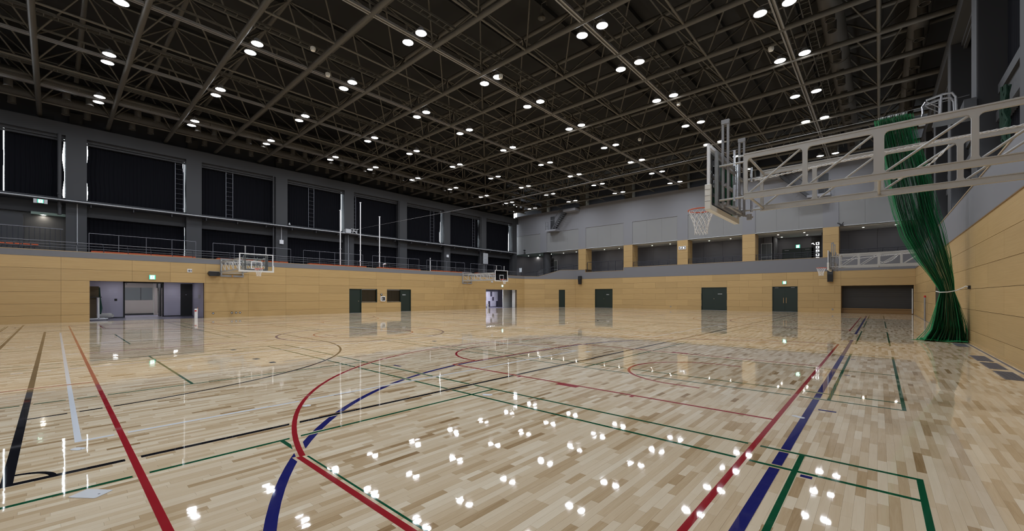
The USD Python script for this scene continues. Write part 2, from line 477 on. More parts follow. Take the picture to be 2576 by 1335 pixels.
def rounded(w, h, r):
    return sbox(-w / 2 + r, -h / 2 + r, w / 2 - r, h / 2 - r).buffer(r)


for x, y, w, h, rz, lab in ((-0.72, 5.94, 0.14, 0.075, -25, "white rounded floor anchor cover lying across the blue line"), (-4.27, 4.23, 0.15, 0.10, 30, "pale oval floor anchor cover beside crossing green lines"),
                            (-5.65, 0.15, 0.12, 0.07, 35, "small white square floor cover below the white court corner"), (-5.62, 2.22, 0.10, 0.10, 0, "small round pale blue floor cover beside the white sideline"),
                            (-4.30, 0.18, 0.21, 0.13, 38, "pale rectangular plate on the floor by the front green line")):
    t = thing("floor_cover", lab, "floor cover", (x, y, 0.0), rz)
    r = 0.012 if w > 0.2 else min(w, h) * 0.45
    MB().plate(rounded(w, h, r), lambda u, v, d: (u, v, d), 0.0011, 0.0026).build("plate", M["lightgrey"], t)
    MB().cyl((w * 0.3, 0, 0.0026), (w * 0.3, 0, 0.0031), 0.007, 10).build("screw", M["vent"], t)
for x, y, rz in ((-10.64, 3.09, 20), (-9.84, 3.17, 0), (-12.88, 3.2, 10), (-10.58, 8.1, 0), (-5.62, 9.22, 80)):
    single("floor_socket", MB().plate(shapely.affinity.translate(shapely.affinity.rotate(rounded(0.16, 0.11, 0.02), rz), x, y), lambda u, v, d: (u, v, d), 0.0011, 0.002), M["dark"] if x < -6 else M["white"],
           {-10.64: "dark floor socket lid left of centre, outside the black arc", -9.84: "dark floor socket lid nearest the black arc", -12.88: "dark floor socket lid near the left doorway side", -10.58: "dark floor socket lid near the centre circle", -5.62: "white floor mark at the far white court corner"}[x], "floor socket")

# ------------------------------------------------------------------ wood-clad lower walls
def clad_wall(name, place, u0, u1, joints, openings, depth=0.25):
    s = structure(name)
    holes = unary_union([sbox(*o) for o in openings]) if openings else Polygon()
    MB().plate(sbox(u0, -0.1, u1, WT).difference(holes), place, -depth, -0.013).build("wall_core", M["joint"], s)
    for r, (z0, z1) in enumerate(zip(ROWS[:-1], ROWS[1:])):
        js = [u0] + [j for j in joints(r) if u0 + 0.2 < j < u1 - 0.2] + [u1]
        for a, b in zip(js[:-1], js[1:]):
            g = sbox(a + 0.004, z0 + (0.005 if z0 else 0.0), b - 0.004, z1 - 0.005).difference(holes)
            for piece in getattr(g, "geoms", [g]):
                if piece.area > 0.01:
                    MB().plate(piece, place, -0.013, 0.0).build("panel", M["wood"], s)
    return s


LJ = [-5.6, -3.2, 0.24, 3.06, 4.82, 6.6, 9.04, 11.47, 13.9, 16.37, 18.8, 21.3, 23.9, 26.35, 28.8, 31.2, 33.6, 36.1]
open_left = [(1.32, 0.0, 6.53, 2.28), (16.37, 0.0, 17.44, 2.03), (17.44, 0.86, 18.91, 2.03), (19.86, 0.86, 21.32, 2.03), (21.32, 0.0, 22.39, 2.03), (32.26, 0.0, 37.51, 2.16)]
wall_left = clad_wall("wall_left", on_left, YB, 38.93, lambda r: [j + (1.2 if r % 2 and j > 23 else 0) for j in LJ], open_left)
wall_corner = clad_wall("wall_corner", on_chamfer, 0.0, CHL, lambda r: [2.6], [(4.42, 0, 5.22, 2.2)])
FJ = [-26.1, -23.3, -20.8, -18.3, -15.9, -13.5, -11.1, -9.2, -7.3, -5.37, -3.9]
open_far = [(-25.81, 0, -23.45, 2.26), (-13.48, 0, -11.11, 2.28), (-7.3, 0, -5.37, 2.28), (-2.35, 0, 2.0, 2.28)]
wall_far = clad_wall("wall_far", on_far, CH1[0], XR, lambda r: sorted([-2.37] + [j + (1.1 if r % 2 else 0) for j in FJ]), open_far)
RJ = [k * 3.66 - 6.0 for k in range(14)]
wall_right = clad_wall("wall_right", on_right, YB, YF, lambda r: RJ if r % 2 else [j + 1.83 for j in RJ], [])
wall_back = structure("wall_back")
MB().plate(sbox(XL, -0.1, XR, WT), on_back, -0.25, 0).build("wood_face", M["wood"], wall_back)
MB().plate(sbox(-40, WT, 3.5, 15.5), on_back, -0.25, 0).build("upper_face", M["grey"], wall_back)

# parapets above the wood, with a pale cap strip
trim = structure("trim_1", "grey parapet band and pale cap above the wood wall on the left")
MB().plate(sbox(YB, WT, 38.93, 3.85), on_left, -0.22, 0.012).build("band", M["band"], trim)
MB().plate(sbox(YB, 3.85, 38.93, 3.885), on_left, -0.24, 0.022).build("cap", M["trim_wood"], trim)
far_prof = [(CH1[0], 4.70), (-27.17, 4.70), (-27.17, 4.37), (-22.05, 4.37), (-22.05, 4.73), (XR, 4.73)]
ch_prof = [(0.0, 3.85), (1.85, 3.85), (4.62, 4.66), (CHL, 4.70)]


def band(profile, place, name, label):
    s = structure(name, label)
    u = [p[0] for p in profile]
    MB().plate(Polygon([(u[0], WT), (u[-1], WT)] + profile[::-1]), place, -0.22, 0.012).build("band", M["band"], s)
    cap = LineString(profile).buffer(0.018, cap_style="flat", join_style="mitre")
    MB().plate(cap, place, -0.24, 0.03).build("cap", M["trim_wood"], s)


band(ch_prof, on_chamfer, "trim_2", "grey parapet rising along the angled corner")
band(far_prof, on_far, "trim_3", "grey parapet band along the far gallery, stepped down in one bay")
band([(YB, 4.70), (YF, 4.70)], on_right, "trim_4", "tall grey parapet band above the wood wall on the right")
bb = structure("baseboard_right")
MB().box(XR - 0.02, XR, YB, YF, 0.001, 0.07).build("strip", M["wood"], bb)
MB().box(XR - 0.10, XR - 0.06, YB, YF, 0.0015, 0.004).build("floor_gap", M["vent"], bb)
MB().box(XR - 0.018, XR - 0.0, YB, YF, WT - 0.012, WT + 0.012).build("joint_strip", M["dwood"], bb)

# ------------------------------------------------------------------ upper side walls
WIN0, WIN1, BEAM1 = 7.67, 11.55, 12.34


def upper_side(name, xf, s, beam0, beam1, gal_z):
    """xf: column front face, s: outward direction (-1 left, +1 right)."""
    st = structure(name)
    lo = lambda a, b: (min(a, b), max(a, b))
    for y in COLY:
        MB().box(*lo(xf, xf + s * 0.75), y - 0.465, y + 0.465, gal_z, beam0).build("column", M["dgrey"], st)
    MB().box(*lo(xf, xf + s * 0.85), YB, YF + 0.1, beam0, beam1).build("top_beam", M["dgrey"], st)
    for y in COLY[:-1]:
        a, b = y + 0.465, y + 6.04 - 0.465
        b = min(b, YF)
        MB().box(*lo(xf + s * 0.42, xf + s * 0.85), a, b, 7.40, WIN0).build("sill", M["dgrey"], st)
        MB().box(*lo(xf + s * 0.5, xf + s * 0.85), a, b, 6.85, 7.40).build("spandrel", M["dgrey"], st)
        MB().box(*lo(xf + s * 0.38, xf + s * 0.85), a, b, 6.58, 6.86).build("lintel", M["dgrey"], st)
        MB().box(*lo(xf + s * 0.30, xf + s * 0.42), a, b, beam0 - 0.16, beam0).box(*lo(xf + s * 0.36, xf + s * 0.46), a, b, beam0 - 0.30, beam0 - 0.19).build("curtain_track", M["dgrey"], st)
    MB().box(*lo(xf + s * 0.9, xf + s * 1.1), YB, YF, beam1 - 0.1, 15.5).build("attic_wall", M["dark"], st)
    for y in COLY:
        MB().box(*lo(xf + s * 0.45, xf + s * 0.9), y - 0.3, y + 0.3, beam1, 13.2).build("bearing_post", M["deck"], st)
    return st


outer = structure("wall_outer")
MB().box(-42.8, -42.6, -8, 51, -0.2, 3.4).box(-42.8, -39.5, -8, 43, 3.3, 3.42).box(-42.8, -42.6, 43, 51, 3.3, 7.5).box(-42.8, -39.5, 42.9, 43.0, 3.3, 7.5).build("left_face", M["dark"], outer)
MB().box(-42.8, 3.2, 50.4, 50.7, -0.2, 7.5).box(2.9, 3.1, 43.5, 50.7, -0.2, 7.5).box(-42.8, -39.4, 43, 50.7, 7.3, 7.5).build("far_face", M["dark"], outer)
MB().box(-42.8, 3.2, -8.0, -7.75, -0.2, 3.5).box(-42.8, -39, 50, 51, 3, 7.4).build("rear_face", M["dark"], outer)
MB().box(-42.8, 3.2, -8.2, 51, -0.4, -0.2).build("ground", M["dark"], outer)
ul = upper_side("wall_upper_left", XU, -1, WIN1, BEAM1, 3.4)
ur = upper_side("wall_upper_right", XRU, 1, 11.76, 12.45, 4.4)
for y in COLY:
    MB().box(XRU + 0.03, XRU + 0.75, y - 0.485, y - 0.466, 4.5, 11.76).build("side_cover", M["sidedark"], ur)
gfl = structure("floor_gallery")
MB().box(XU - 1.4, XL - 0.22, YB, YF, 3.28, 3.45).build("gallery_slab", M["gallery"], gfl)

# windows in the side walls: frame and pane behind each curtain
wn = 0
for side, xf, s, z1 in (("left", XU, -1, WIN1), ("right", XRU, 1, 11.76)):
    for i, y in enumerate(COLY[:-1]):
        a, b = y + 0.465, min(y + 6.04 - 0.465, YF - 0.1)
        for (za, zb) in ((WIN0, z1), (3.9 if s < 0 else 4.8, 6.58)):
            if side == "left" and i == 0 and zb < 7:
                continue
            wn += 1
            w = structure(f"window_{wn}")
            X = xf + s * 0.80
            m = MB()
            for yy in np.linspace(a, b, 5):
                m.box(X - 0.03, X + 0.03, max(a, yy - 0.03), min(b, yy + 0.03), za, zb)
            m.box(X - 0.03, X + 0.03, a, b, za, za + 0.06).box(X - 0.03, X + 0.03, a, b, zb - 0.06, zb)
            m.build("window_frame", M["dgrey"], w)
            MB().box(X - 0.004, X + 0.004, a, b, za, zb).build("pane", M["glass"], w)


def curtain_mesh(x, y0, y1, z0, z1, lo_edge=None, hi_edge=None):
    """Hanging folds between y0 and y1; the edges may bow in and out (functions of height 0..1)."""
    nz, ny = 14, max(40, int((y1 - y0) * 26))
    m = MB()
    u = np.linspace(0, 1, ny)
    z = np.linspace(z0, z1, nz)
    U, Zt = np.meshgrid(u, np.linspace(0, 1, nz), indexing="xy")
    la = y0 + (lo_edge(Zt[:, 0]) if lo_edge else 0 * Zt[:, 0])
    hb = y1 - (hi_edge(Zt[:, 0]) if hi_edge else 0 * Zt[:, 0])
    Y = la[:, None] * (1 - U) + hb[:, None] * U
    fold = np.sin(U * (y1 - y0) * 2 * np.pi / 0.21 + 0.8 * np.sin(U * 17)) * (0.030 - 0.012 * Zt)
    X = x + fold
    V = np.stack([X, Y, np.repeat(z[:, None], ny, 1)], -1).reshape(-1, 3)
    f = []
    for i in range(nz - 1):
        r = np.arange(ny - 1) + i * ny
        f += list(zip(r, r + 1, r + ny + 1)) + list(zip(r, r + ny + 1, r + ny))
    return m.add(V, f)


def bow(base, amp, ph, freq=2.0):
    return lambda t: np.maximum(0.0, base + amp * np.sin(2 * np.pi * freq * t + ph) * np.sin(np.pi * np.clip(t, 0, 1)) ** 0.3)


ORD = ["first", "second", "third", "fourth", "fifth", "sixth", "seventh", "eighth"]
for i, y in enumerate(COLY[:-1]):
    a, b = y + 0.465, min(y + 6.04 - 0.465, YF - 0.1)
    lo_gap = bow(0.03, 0.05, 0.5, 1.4) if i == 1 else None
    hi_gap = {0: bow(0.10, 0.05, 1.0, 1.6), 1: bow(0.08, 0.05, 2.2, 0.9), 2: bow(0.015, 0.02, 0.2, 1.3), 3: bow(0.13, 0.06, 1.2, 0.6), 5: bow(0.16, 0.09, 1.3, 0.6), 6: bow(0.05, 0.06, 1.0, 1.0), 7: bow(0.22, 0.1, 1.3, 0.6)}.get(i)
    where = "at left picture edge" if i == 0 else f"{ORD[i-1]} full bay from left"
    t = thing("curtain", f"black upper window curtain, left wall, {where}", "curtain")
    if i == 0:
        curtain_mesh(XU - 0.62, a, -2.02, WIN0 - 0.05, WIN1 + 0.02, None, bow(0.02, 0.03, 0.5, 1.3)).build("cloth", M["curtain"], t, smooth=True)
        curtain_mesh(XU - 0.62, -1.98, b, WIN0 - 0.05, WIN1 + 0.02, None, hi_gap).build("cloth", M["curtain"], t, smooth=True)
    else:
        curtain_mesh(XU - 0.62, a - (0 if lo_gap else 0.05), b + (0 if hi_gap else 0.05), WIN0 - 0.05, WIN1 + 0.02, lo_gap, hi_gap).build("cloth", M["curtain"], t, smooth=True)
        t = thing("curtain", f"black lower curtain under the ledge, left wall, {where}", "curtain")
        curtain_mesh(XU - 0.62, a - 0.05, b + (0 if i == 1 else 0.05), 3.5, 6.66, None, bow(0.05, 0.03, 1, 0.8) if i == 1 else None).build("cloth", M["curtain"], t, smooth=True)
for i, y in enumerate(COLY[:-1]):
    a, b = y + 0.465, min(y + 6.04 - 0.465, YF - 0.1)
    for nm, za, zb in (("upper", WIN0 - 0.05, 11.78), ("lower", 4.6, 6.66)):
        if y < 5 and nm == "lower":
            continue
        t = thing("curtain", f"dark {nm} blackout curtain on the right wall, bay {ORD[i]} from the back wall", "curtain")
        gap = bow(0.12, 0.05, 1.2, 0.6) if (nm == "upper" and i in (2, 3)) else None
        curtain_mesh(XRU + 0.62, a - (0 if gap else 0.05), b + 0.05, za, zb, gap, None).build("cloth", M["curtain"], t, smooth=True)

# ledge along the left wall with a pale handrail pipe
ledge = structure("trim_5", "dark projecting ledge under the upper windows on the left wall")
MB().box(XU - 0.5, XU + 0.55, YB, 43.0, 7.30, 7.40).build("slab", M["dgrey"], ledge)
for y in np.arange(YB + 1.0, 42.5, 2.02):
    MB().box(XU + 0.0, XU + 0.5, y - 0.02, y + 0.02, 7.10, 7.30).build("bracket", M["dgrey"], ledge)
hr = thing("ledge_pipe", "long pale metal pipe along the ledge under the upper left windows", "pipe", (XU + 0.58, 0, 7.37))
MB().cyl((0, YB, 0), (0, 43.0, 0), 0.036, 10).build("pipe", M["lightgrey"], hr, smooth=60)

# ladders hung in front of the left curtains
for i, (bay, y0, y1) in enumerate(((1, 5.95, 6.43), (2, 9.1, 9.56), (3, 14.75 + 0.68, 15.9), (4, 19.62, 19.93), (5, 29.0, 29.5), (6, 35.6, 36.0))):
    t = thing("ladder", f"thin dark wall ladder before the upper left curtain, {ORD[bay-1]} full bay", "ladder", (XU - 0.45, 0, 0))
    for yy in (y0, y1):
        MB().box(-0.02, 0.02, yy - 0.018, yy + 0.018, WIN0, WIN1 - 0.05).build("rail", M["railm"], t)
    for z in np.arange(WIN0 + 0.25, WIN1 - 0.1, 0.36):
        MB().cyl((0, y0, z), (0, y1, z), 0.010, 6).build("rung", M["railm"], t)
# rain pipes by the columns
for y, z0, lab in ((0.22, 6.5, "thick dark rain pipe left of the first column, left wall"), (12.33, 4.0, "dark rain pipe left of the third column, left wall"), (24.45, 4.0, "dark rain pipe left of the fifth column, left wall"), (36.4, 4.0, "dark rain pipe left of the seventh column, left wall")):
    t = thing("rain_pipe", lab, "pipe", (XU + 0.14, y, 0))
    r = 0.09 if z0 > 5 else 0.055
    MB().cyl((0, 0, z0), (0, 0, WIN1), r, 12).build("pipe", M["dgrey"], t, smooth=60)
    for z in ((7.0, 7.75) if z0 > 5 else (4.9, 7.0, 8.9)):
        MB().cyl((0, 0, z), (0, 0, z + 0.1), r + 0.02, 12).build("collar", M["dgrey"], t, smooth=40)

# ------------------------------------------------------------------ far upper wall and galleries
GZ = 7.28
up = structure("wall_upper_far")
TOPZ = 12.64
holes = [sbox(a, GZ + 0.03, b, 9.87) for a, b in zip([x + 0.54 for x in [-39.8] + COLX], [x - 0.54 for x in COLX + [3.05]])]
MB().plate(sbox(XU - 0.6, GZ, 3.4, TOPZ).difference(unary_union(holes)), on_far, -0.30, 0.0).build("upper_face", M["grey"], up)
for h in holes:
    a, z0, b, z1 = h.bounds
    n = 3
    for k in range(n):
        p0, p1 = a + (b - a) * k / n, a + (b - a) * (k + 1) / n
        MB().plate(sbox(p0 + 0.004, z0, p1 - 0.004, z1 - 0.004), on_far, -0.30, -0.05).build("wall_panel", M["panel_grey"], up)
    MB().plate(sbox(a - 0.1, z0, b + 0.1, z1 + 0.1), on_far, -0.36, -0.31).build("panel_back", M["dark"], up)
    MB().plate(sbox(a, GZ - 0.0, b, GZ + 0.05), on_far, -0.30, 0.02).build("edge_trim", M["lightgrey"], up)
MB().box(XU - 1, 3.4, YF + 0.9, YF + 1.1, TOPZ - 0.3, 15.5).build("attic_wall", M["dark"], up)
for x in COLX:
    MB().box(x - 0.45, x + 0.45, YF + 0.15, YF + 0.9, TOPZ - 0.2, 15.3).build("attic_post", M["tube"], up)
gal = structure("wall_gallery_far")
MB().box(-34.5, XR + 0.6, YF + 0.23, 50.5, 3.85, 4.05).build("gallery_slab", M["gallery"], gfl)
MB().box(XU - 1.4, -34.5, YF + 0.0, 50.5, 3.28, 3.45).build("gallery_slab", M["gallery"], gfl)
gce = structure("ceiling_gallery")
MB().box(-33.2, XR + 0.6, YF + 0.30, 50.5, GZ, GZ + 0.1).build("soffit", M["soffit"], gce)
MB().box(XU - 1.4, -33.2, YF + 0.30, 50.5, GZ, GZ + 0.1).build("soffit", M["soffit_green"], gce)
for a, b in ((-35.2, -8.55), (-3.9, XR + 0.6)):
    u = np.arange(a, b, 1.9)
    for k, p0 in enumerate(u):
        p1 = min(b, p0 + 1.9)
        MB().box(p0 + 0.006, p1 - 0.006, 47.5, 47.7, 4.0, GZ).build("gallery_panel", M["gallery"], gal)
MB().box(-8.55, -7.75, 47.3, 47.7, 4.0, GZ).box(-7.85, -7.65, 47.3, 49.4, 4.0, GZ).build("return_wall", M["gallery"], gal)
MB().box(-7.8, -3.7, 49.35, 49.55, 4.0, GZ).build("vestibule_wall", M["gallery"], gal)
MB().box(-3.95, -3.7, 47.3, 49.4, 4.0, GZ).build("return_wall", M["gallery"], gal)
MB().box(XR + 0.4, XR + 0.6, YF, 50, 4.0, GZ).build("end_wall", M["gallery"], gal)
m = MB()                                                            # curved wall of the corner gallery
ang = np.radians(np.linspace(180, 80, 18))
pts = [(-39.4, 44.0)] + [(-36.4 + 3.0 * math.cos(q), 46.6 + 3.0 * math.sin(q)) for q in ang] + [(-35.1, 49.6)]
for p, q in zip(pts[:-1], pts[1:]):
    m.bar((*p, 5.35), (*q, 5.35), 0.15, 3.9)
m.build("curved_wall", M["gallery"], gal)
MB().box(-35.2, -34.9, 47.5, 49.7, 3.4, GZ).build("return_wall", M["dark"], gal)

for i, x in enumerate(COLX[1:]):
    t = structure("gallery_column")
    tag(t, f"square column clad in wood panels, {ORD[i]} from the left on the far gallery", "column")
    MB().box(x - 0.53, x + 0.53, YF + 0.015, 45.4, 3.9, GZ).build("core", M["joint"], t)
    zs = [4.72, 5.35, 5.97, 6.6, GZ]
    for z0, z1 in zip(zs[:-1], zs[1:]):
        MB().box(x - 0.54, x + 0.54, YF, YF + 0.014, z0 + 0.004, z1 - 0.004).build("panel", M["wood"], t)
        MB().box(x + 0.531, x + 0.543, YF + 0.016, 45.4, z0 + 0.004, z1 - 0.004).build("panel", M["wood"], t)
        MB().box(x - 0.543, x - 0.531, YF + 0.016, 45.4, z0 + 0.004, z1 - 0.004).build("panel", M["wood"], t)
t = thing("round_column", "thick round grey column in the far left gallery corner", "column", (-33.75, 44.9, 3.4), kind="structure")
MB().lathe([(0, 0), (0.52, 0), (0.52, 3.86), (0, 3.86)], n=36).build("shaft", M["dgrey"], t, smooth=40)

for (x, y), lab in zip([(-38.3, 46.45), (-36.17, 46.37), (-38.28, 48.65), (-34.23, 46.5), (-32.08, 46.4), (-30.03, 46.4), (-25.78, 46.3), (-23.77, 46.3), (-19.61, 46.3), (-17.53, 46.3), (-13.4, 46.3), (-11.34, 46.3), (-7.2, 46.3), (-7.2, 48.31), (-5.13, 46.21), (-5.13, 48.23), (-0.99, 46.07), (1.04, 46.12)],
                       ["left one in the curved corner soffit", "right front one in the curved corner soffit", "rear one in the curved corner soffit", "right of the round column", "middle of the second far bay", "left of the first wood column", "left one in the bay with glass rail", "right one in the bay with glass rail", "left one in the bay left of the clock", "right one in the bay left of the clock",
                        "left one in the bay right of the clock", "right one in the bay right of the clock", "left front one over the gallery doors", "left rear one over the gallery doors", "right front one over the gallery doors", "right rear one over the gallery doors", "left one above the far right hoop arm", "right one beside the green net"]):
    t = thing("downlight", f"small round glowing downlight, {lab}", "light", (x, y, GZ))
    MB().lathe([(0.06, -0.004), (0.085, -0.006), (0.09, 0.0)], n=16).build("ring", M["whitep"], t)
    MB().lathe([(0.0, -0.005), (0.065, -0.005)], n=16).build("lens", M["down"], t)

# ------------------------------------------------------------------ roof: deck, space frame, rails, ducts
ceil = structure("ceiling")
MB().box(XU - 1.4, 3.6, YB - 0.1, YF + 1.2, 15.45, 15.6).build("roof_deck", M["deck"], ceil)
for x in np.arange(-39, 3, 3.0):
    MB().box(x - 0.05, x + 0.05, YB, YF + 1, 15.2, 15.45).build("purlin", M["deck"], ceil)
ZB, ZT = 12.65, 14.5
frame = thing("roof_frame", "dark brown steel tube space frame spanning under the whole roof", "roof frame")
BY = [2.4 + 3.0 * k for k in range(-3, 14)]
TY = [y + 1.5 for y in BY[:-1]]
BX = [-36.0 + 3.0 * k for k in range(13)]
TX = [-37.5 + 3.0 * k for k in range(14)]
for y in BY:
    MB().cyl((-38.75, y, ZB), (2.35, y, ZB), 0.118, 14).build("bottom_chord", M["tube"], frame, smooth=60)
for y in TY:
    MB().cyl((-38.9, y, ZT), (2.6, y, ZT), 0.105, 12).build("top_chord", M["tube"], frame, smooth=60)
for x in BX:
    MB().cyl((x, BY[0], ZB), (x, BY[-1] + (1.6 if x else 1.2), ZB), 0.052 if x else 0.075, 10).build("tie_tube", M["rod"], frame, smooth=60)
for x in TX:
    MB().cyl((x, TY[0], ZT), (x, TY[-1], ZT), 0.045, 8).build("top_tie", M["tube"], frame, smooth=60)
dg = []
for y in TY:
    for x in TX:
        for dx in (-1.5, 1.5):
            for dy in (-1.5, 1.5):
                if -38.8 < x + dx < 2.5:
                    dg.append((np.array([x, y, ZT]), np.array([x + dx, y + dy, ZB])))
mid = np.array([(p + q) / 2 for p, q in dg])
fwd, rgt, upz = mid[:, :2] @ np.array([-sa, ca]), mid[:, :2] @ np.array([ca, sa]), mid[:, 2] - CAM_H
vis = (fwd > 1) & (np.abs(rgt) < fwd * 1.25) & (upz < fwd * 0.721)
rank = np.argsort(np.where(vis, fwd, 1e5))
first = set(rank[:300].tolist())
rest = MB()
for i, (p, q) in enumerate(dg):
    if i in first:
        MB().cyl(p, q, 0.038, 7).build("diagonal", M["rod"], frame, smooth=60)
    else:
        rest.cyl(p, q, 0.038, 6)
rest.build("remaining_diagonals", M["rod"], frame, smooth=60, kind="stuff")

LX = [-33.05, -27.02, -21.0, -14.98, -9.0, -3.02]
LYS = [-2.7, 1.7, 6.0, 10.4, 15.1, 18.63, 23.0, 27.7, 32.15, 36.4, 40.8]
ROWN = ["first", "second", "third", "fourth", "fifth", "sixth", "seventh", "eighth", "ninth", "tenth", "eleventh"]
for i, x in enumerate(LX):
    t = thing("lamp_rail", f"long metal lamp rail with cable ladder under the roof, {ORD[i]} from the left wall", "lamp rail", (x, 0, 0))
    for dx in (-0.07, 0.07):
        MB().box(dx - 0.03, dx + 0.03, BY[0], 42.0, 12.58, 12.68).build("channel", M["rail"], t)
    MB().box(0.18, 0.22, BY[0], 42.0, 12.86, 12.94).build("side_channel", M["rod"], t)
    m = MB()
    for y in np.arange(BY[0], 41.8, 0.42):
        m.box(0.62, 0.92, y - 0.015, y + 0.015, 13.30, 13.33)
    m.box(0.60, 0.63, BY[0], 42, 13.28, 13.38).box(0.91, 0.94, BY[0], 42, 13.28, 13.38)
    m.build("cable_ladder", M["tube"], t)
    for y in np.arange(BY[0] + 1.5, 41, 3.0):
        MB().box(0.07, 0.20, y - 0.02, y + 0.02, 12.66, 12.92).build("cross_strut", M["rod"], t)

lamp0 = None
for j, y in enumerate(LYS[::-1]):
    for i, x in enumerate(LX):
        for q, nm in ((-0.48, "left"), (0.48, "right")):
            lab = f"round ceiling lamp, {ROWN[j]} row from far wall, {ORD[i]} line from left, {nm} of pair"
            if lamp0 is None:
                lamp0 = thing("high_bay_lamp", lab, "lamp", (x + q, y, 12.60), group="high-bay lamps under the roof")
                MB().lathe([(0.0, 0.0), (0.225, 0.0)], n=24).build("lens", M["lamp"], lamp0)
                MB().lathe([(0.232, -0.006), (0.24, 0.0), (0.24, 0.035), (0.15, 0.09), (0.12, 0.20), (0.0, 0.21)], n=24).build("housing", M["hoop_grey"], lamp0, smooth=40)
                MB().cyl((0, 0, 0.2), (0, 0, 0.30), 0.012, 8).bar((0.0, 0, 0.30), (0.42, 0, 0.30), 0.03, 0.02).box(0.39, 0.42, -0.015, 0.015, 0.07, 0.30).build("bracket", M["rail"], lamp0)
            else:
                copy(lamp0, (x + q, y, 12.60), lab, 0.0 if q < 0 else 180.0, group="high-bay lamps under the roof")


def duct(x, z, r, lab, y_first, nl=0.0):
    t = thing("air_duct", lab, "duct", (x, 0, z))
    MB().cyl((0, YB + 0.1, 0), (0, YF - 0.35, 0), r, 28).build("duct_body", M["duct"], t, smooth=60)
    y = y_first
    while y < YF - 2:
        for dy in (-0.46, 0.46):
            m = MB()
            m.lathe([(0.165, 0.0), (0.165, -0.52 - r * 0.6), (0.18, -0.53 - r * 0.6), (0.18, -0.56 - r * 0.6), (0.16, -0.56 - r * 0.6), (0.15, -0.3)], (nl, y + dy, 0), 18)
            m.build("nozzle", M["duct"], t, smooth=40)
        y += 3.0
    for yy in np.arange(YB + 3.9, YF, 6.0):
        MB().tube([(r * 1.02 * math.cos(a), yy, r * 1.02 * math.sin(a)) for a in np.linspace(0, 2 * np.pi, 25)[:-1]], 0.015, 6, closed=True).build("band", M["duct"], t)


duct(-1.5, 13.6, 0.42, "large round brown air duct with nozzle pairs, inner one on the right", -5.2)
duct(1.32, 13.55, 0.36, "large round brown air duct with nozzle pairs, along the right wall", -4.0)
duct(-34.2, 13.25, 0.34, "round brown air duct with nozzle pairs, inner one on the left", -5.08)
duct(-37.0, 13.25, 0.34, "round brown air duct with nozzle pairs, along the left wall", -5.08)

for x, y, z, lab in ((-19.3, 7.9, 12.75, "small white round roof speaker in the upper left, above the second lamp row"), (-20.7, 9.2, 12.6, "small white round roof speaker left of the third lamp line"), (-14.2, 15.0, 12.5, "small white round roof speaker beside a lamp pair at centre"),
                     (-8.6, 24.0, 12.5, "small white round roof speaker right of centre behind a chord"), (-12.6, 27.6, 12.5, "small white round roof speaker far right of centre"), (-3.6, 21.4, 12.5, "small white round roof speaker near the right lamp rail")):
    t = thing("roof_speaker", lab, "speaker", (x, y, z))
    MB().lathe([(0.0, -0.10), (0.09, -0.10), (0.12, -0.02), (0.11, 0.06), (0.05, 0.10), (0, 0.1)], n=18).build("body", M["pad"], t, smooth=40)
    MB().cyl((0, 0, 0.1), (0, 0, ZT - z), 0.012, 6).build("stem", M["tube"], t)
t = thing("horn_speaker", "dark horn loudspeaker hung in the roof frame right of centre", "speaker", (-10.2, 13.2, 13.0))
MB().lathe([(0.16, -0.3), (0.10, -0.18), (0.05, -0.08), (0.05, 0.08), (0, 0.08)], n=18).build("horn", M["rod"], t, smooth=40)
MB().tube([(0.0, 0, 0.08), (0.0, 0.0, 0.3), (0.25, 0, 0.3), (0.25, 0, 0.12)], 0.015, 6).cyl((0.12, 0, 0.3), (0.12, 0, 1.45), 0.012, 6).build("yoke", M["tube"], t)

# ------------------------------------------------------------------ basketball hoops
def rrect(u0, v0, u1, v1, r):
    return sbox(u0 + r, v0 + r, u1 - r, v1 - r).buffer(r, 6)


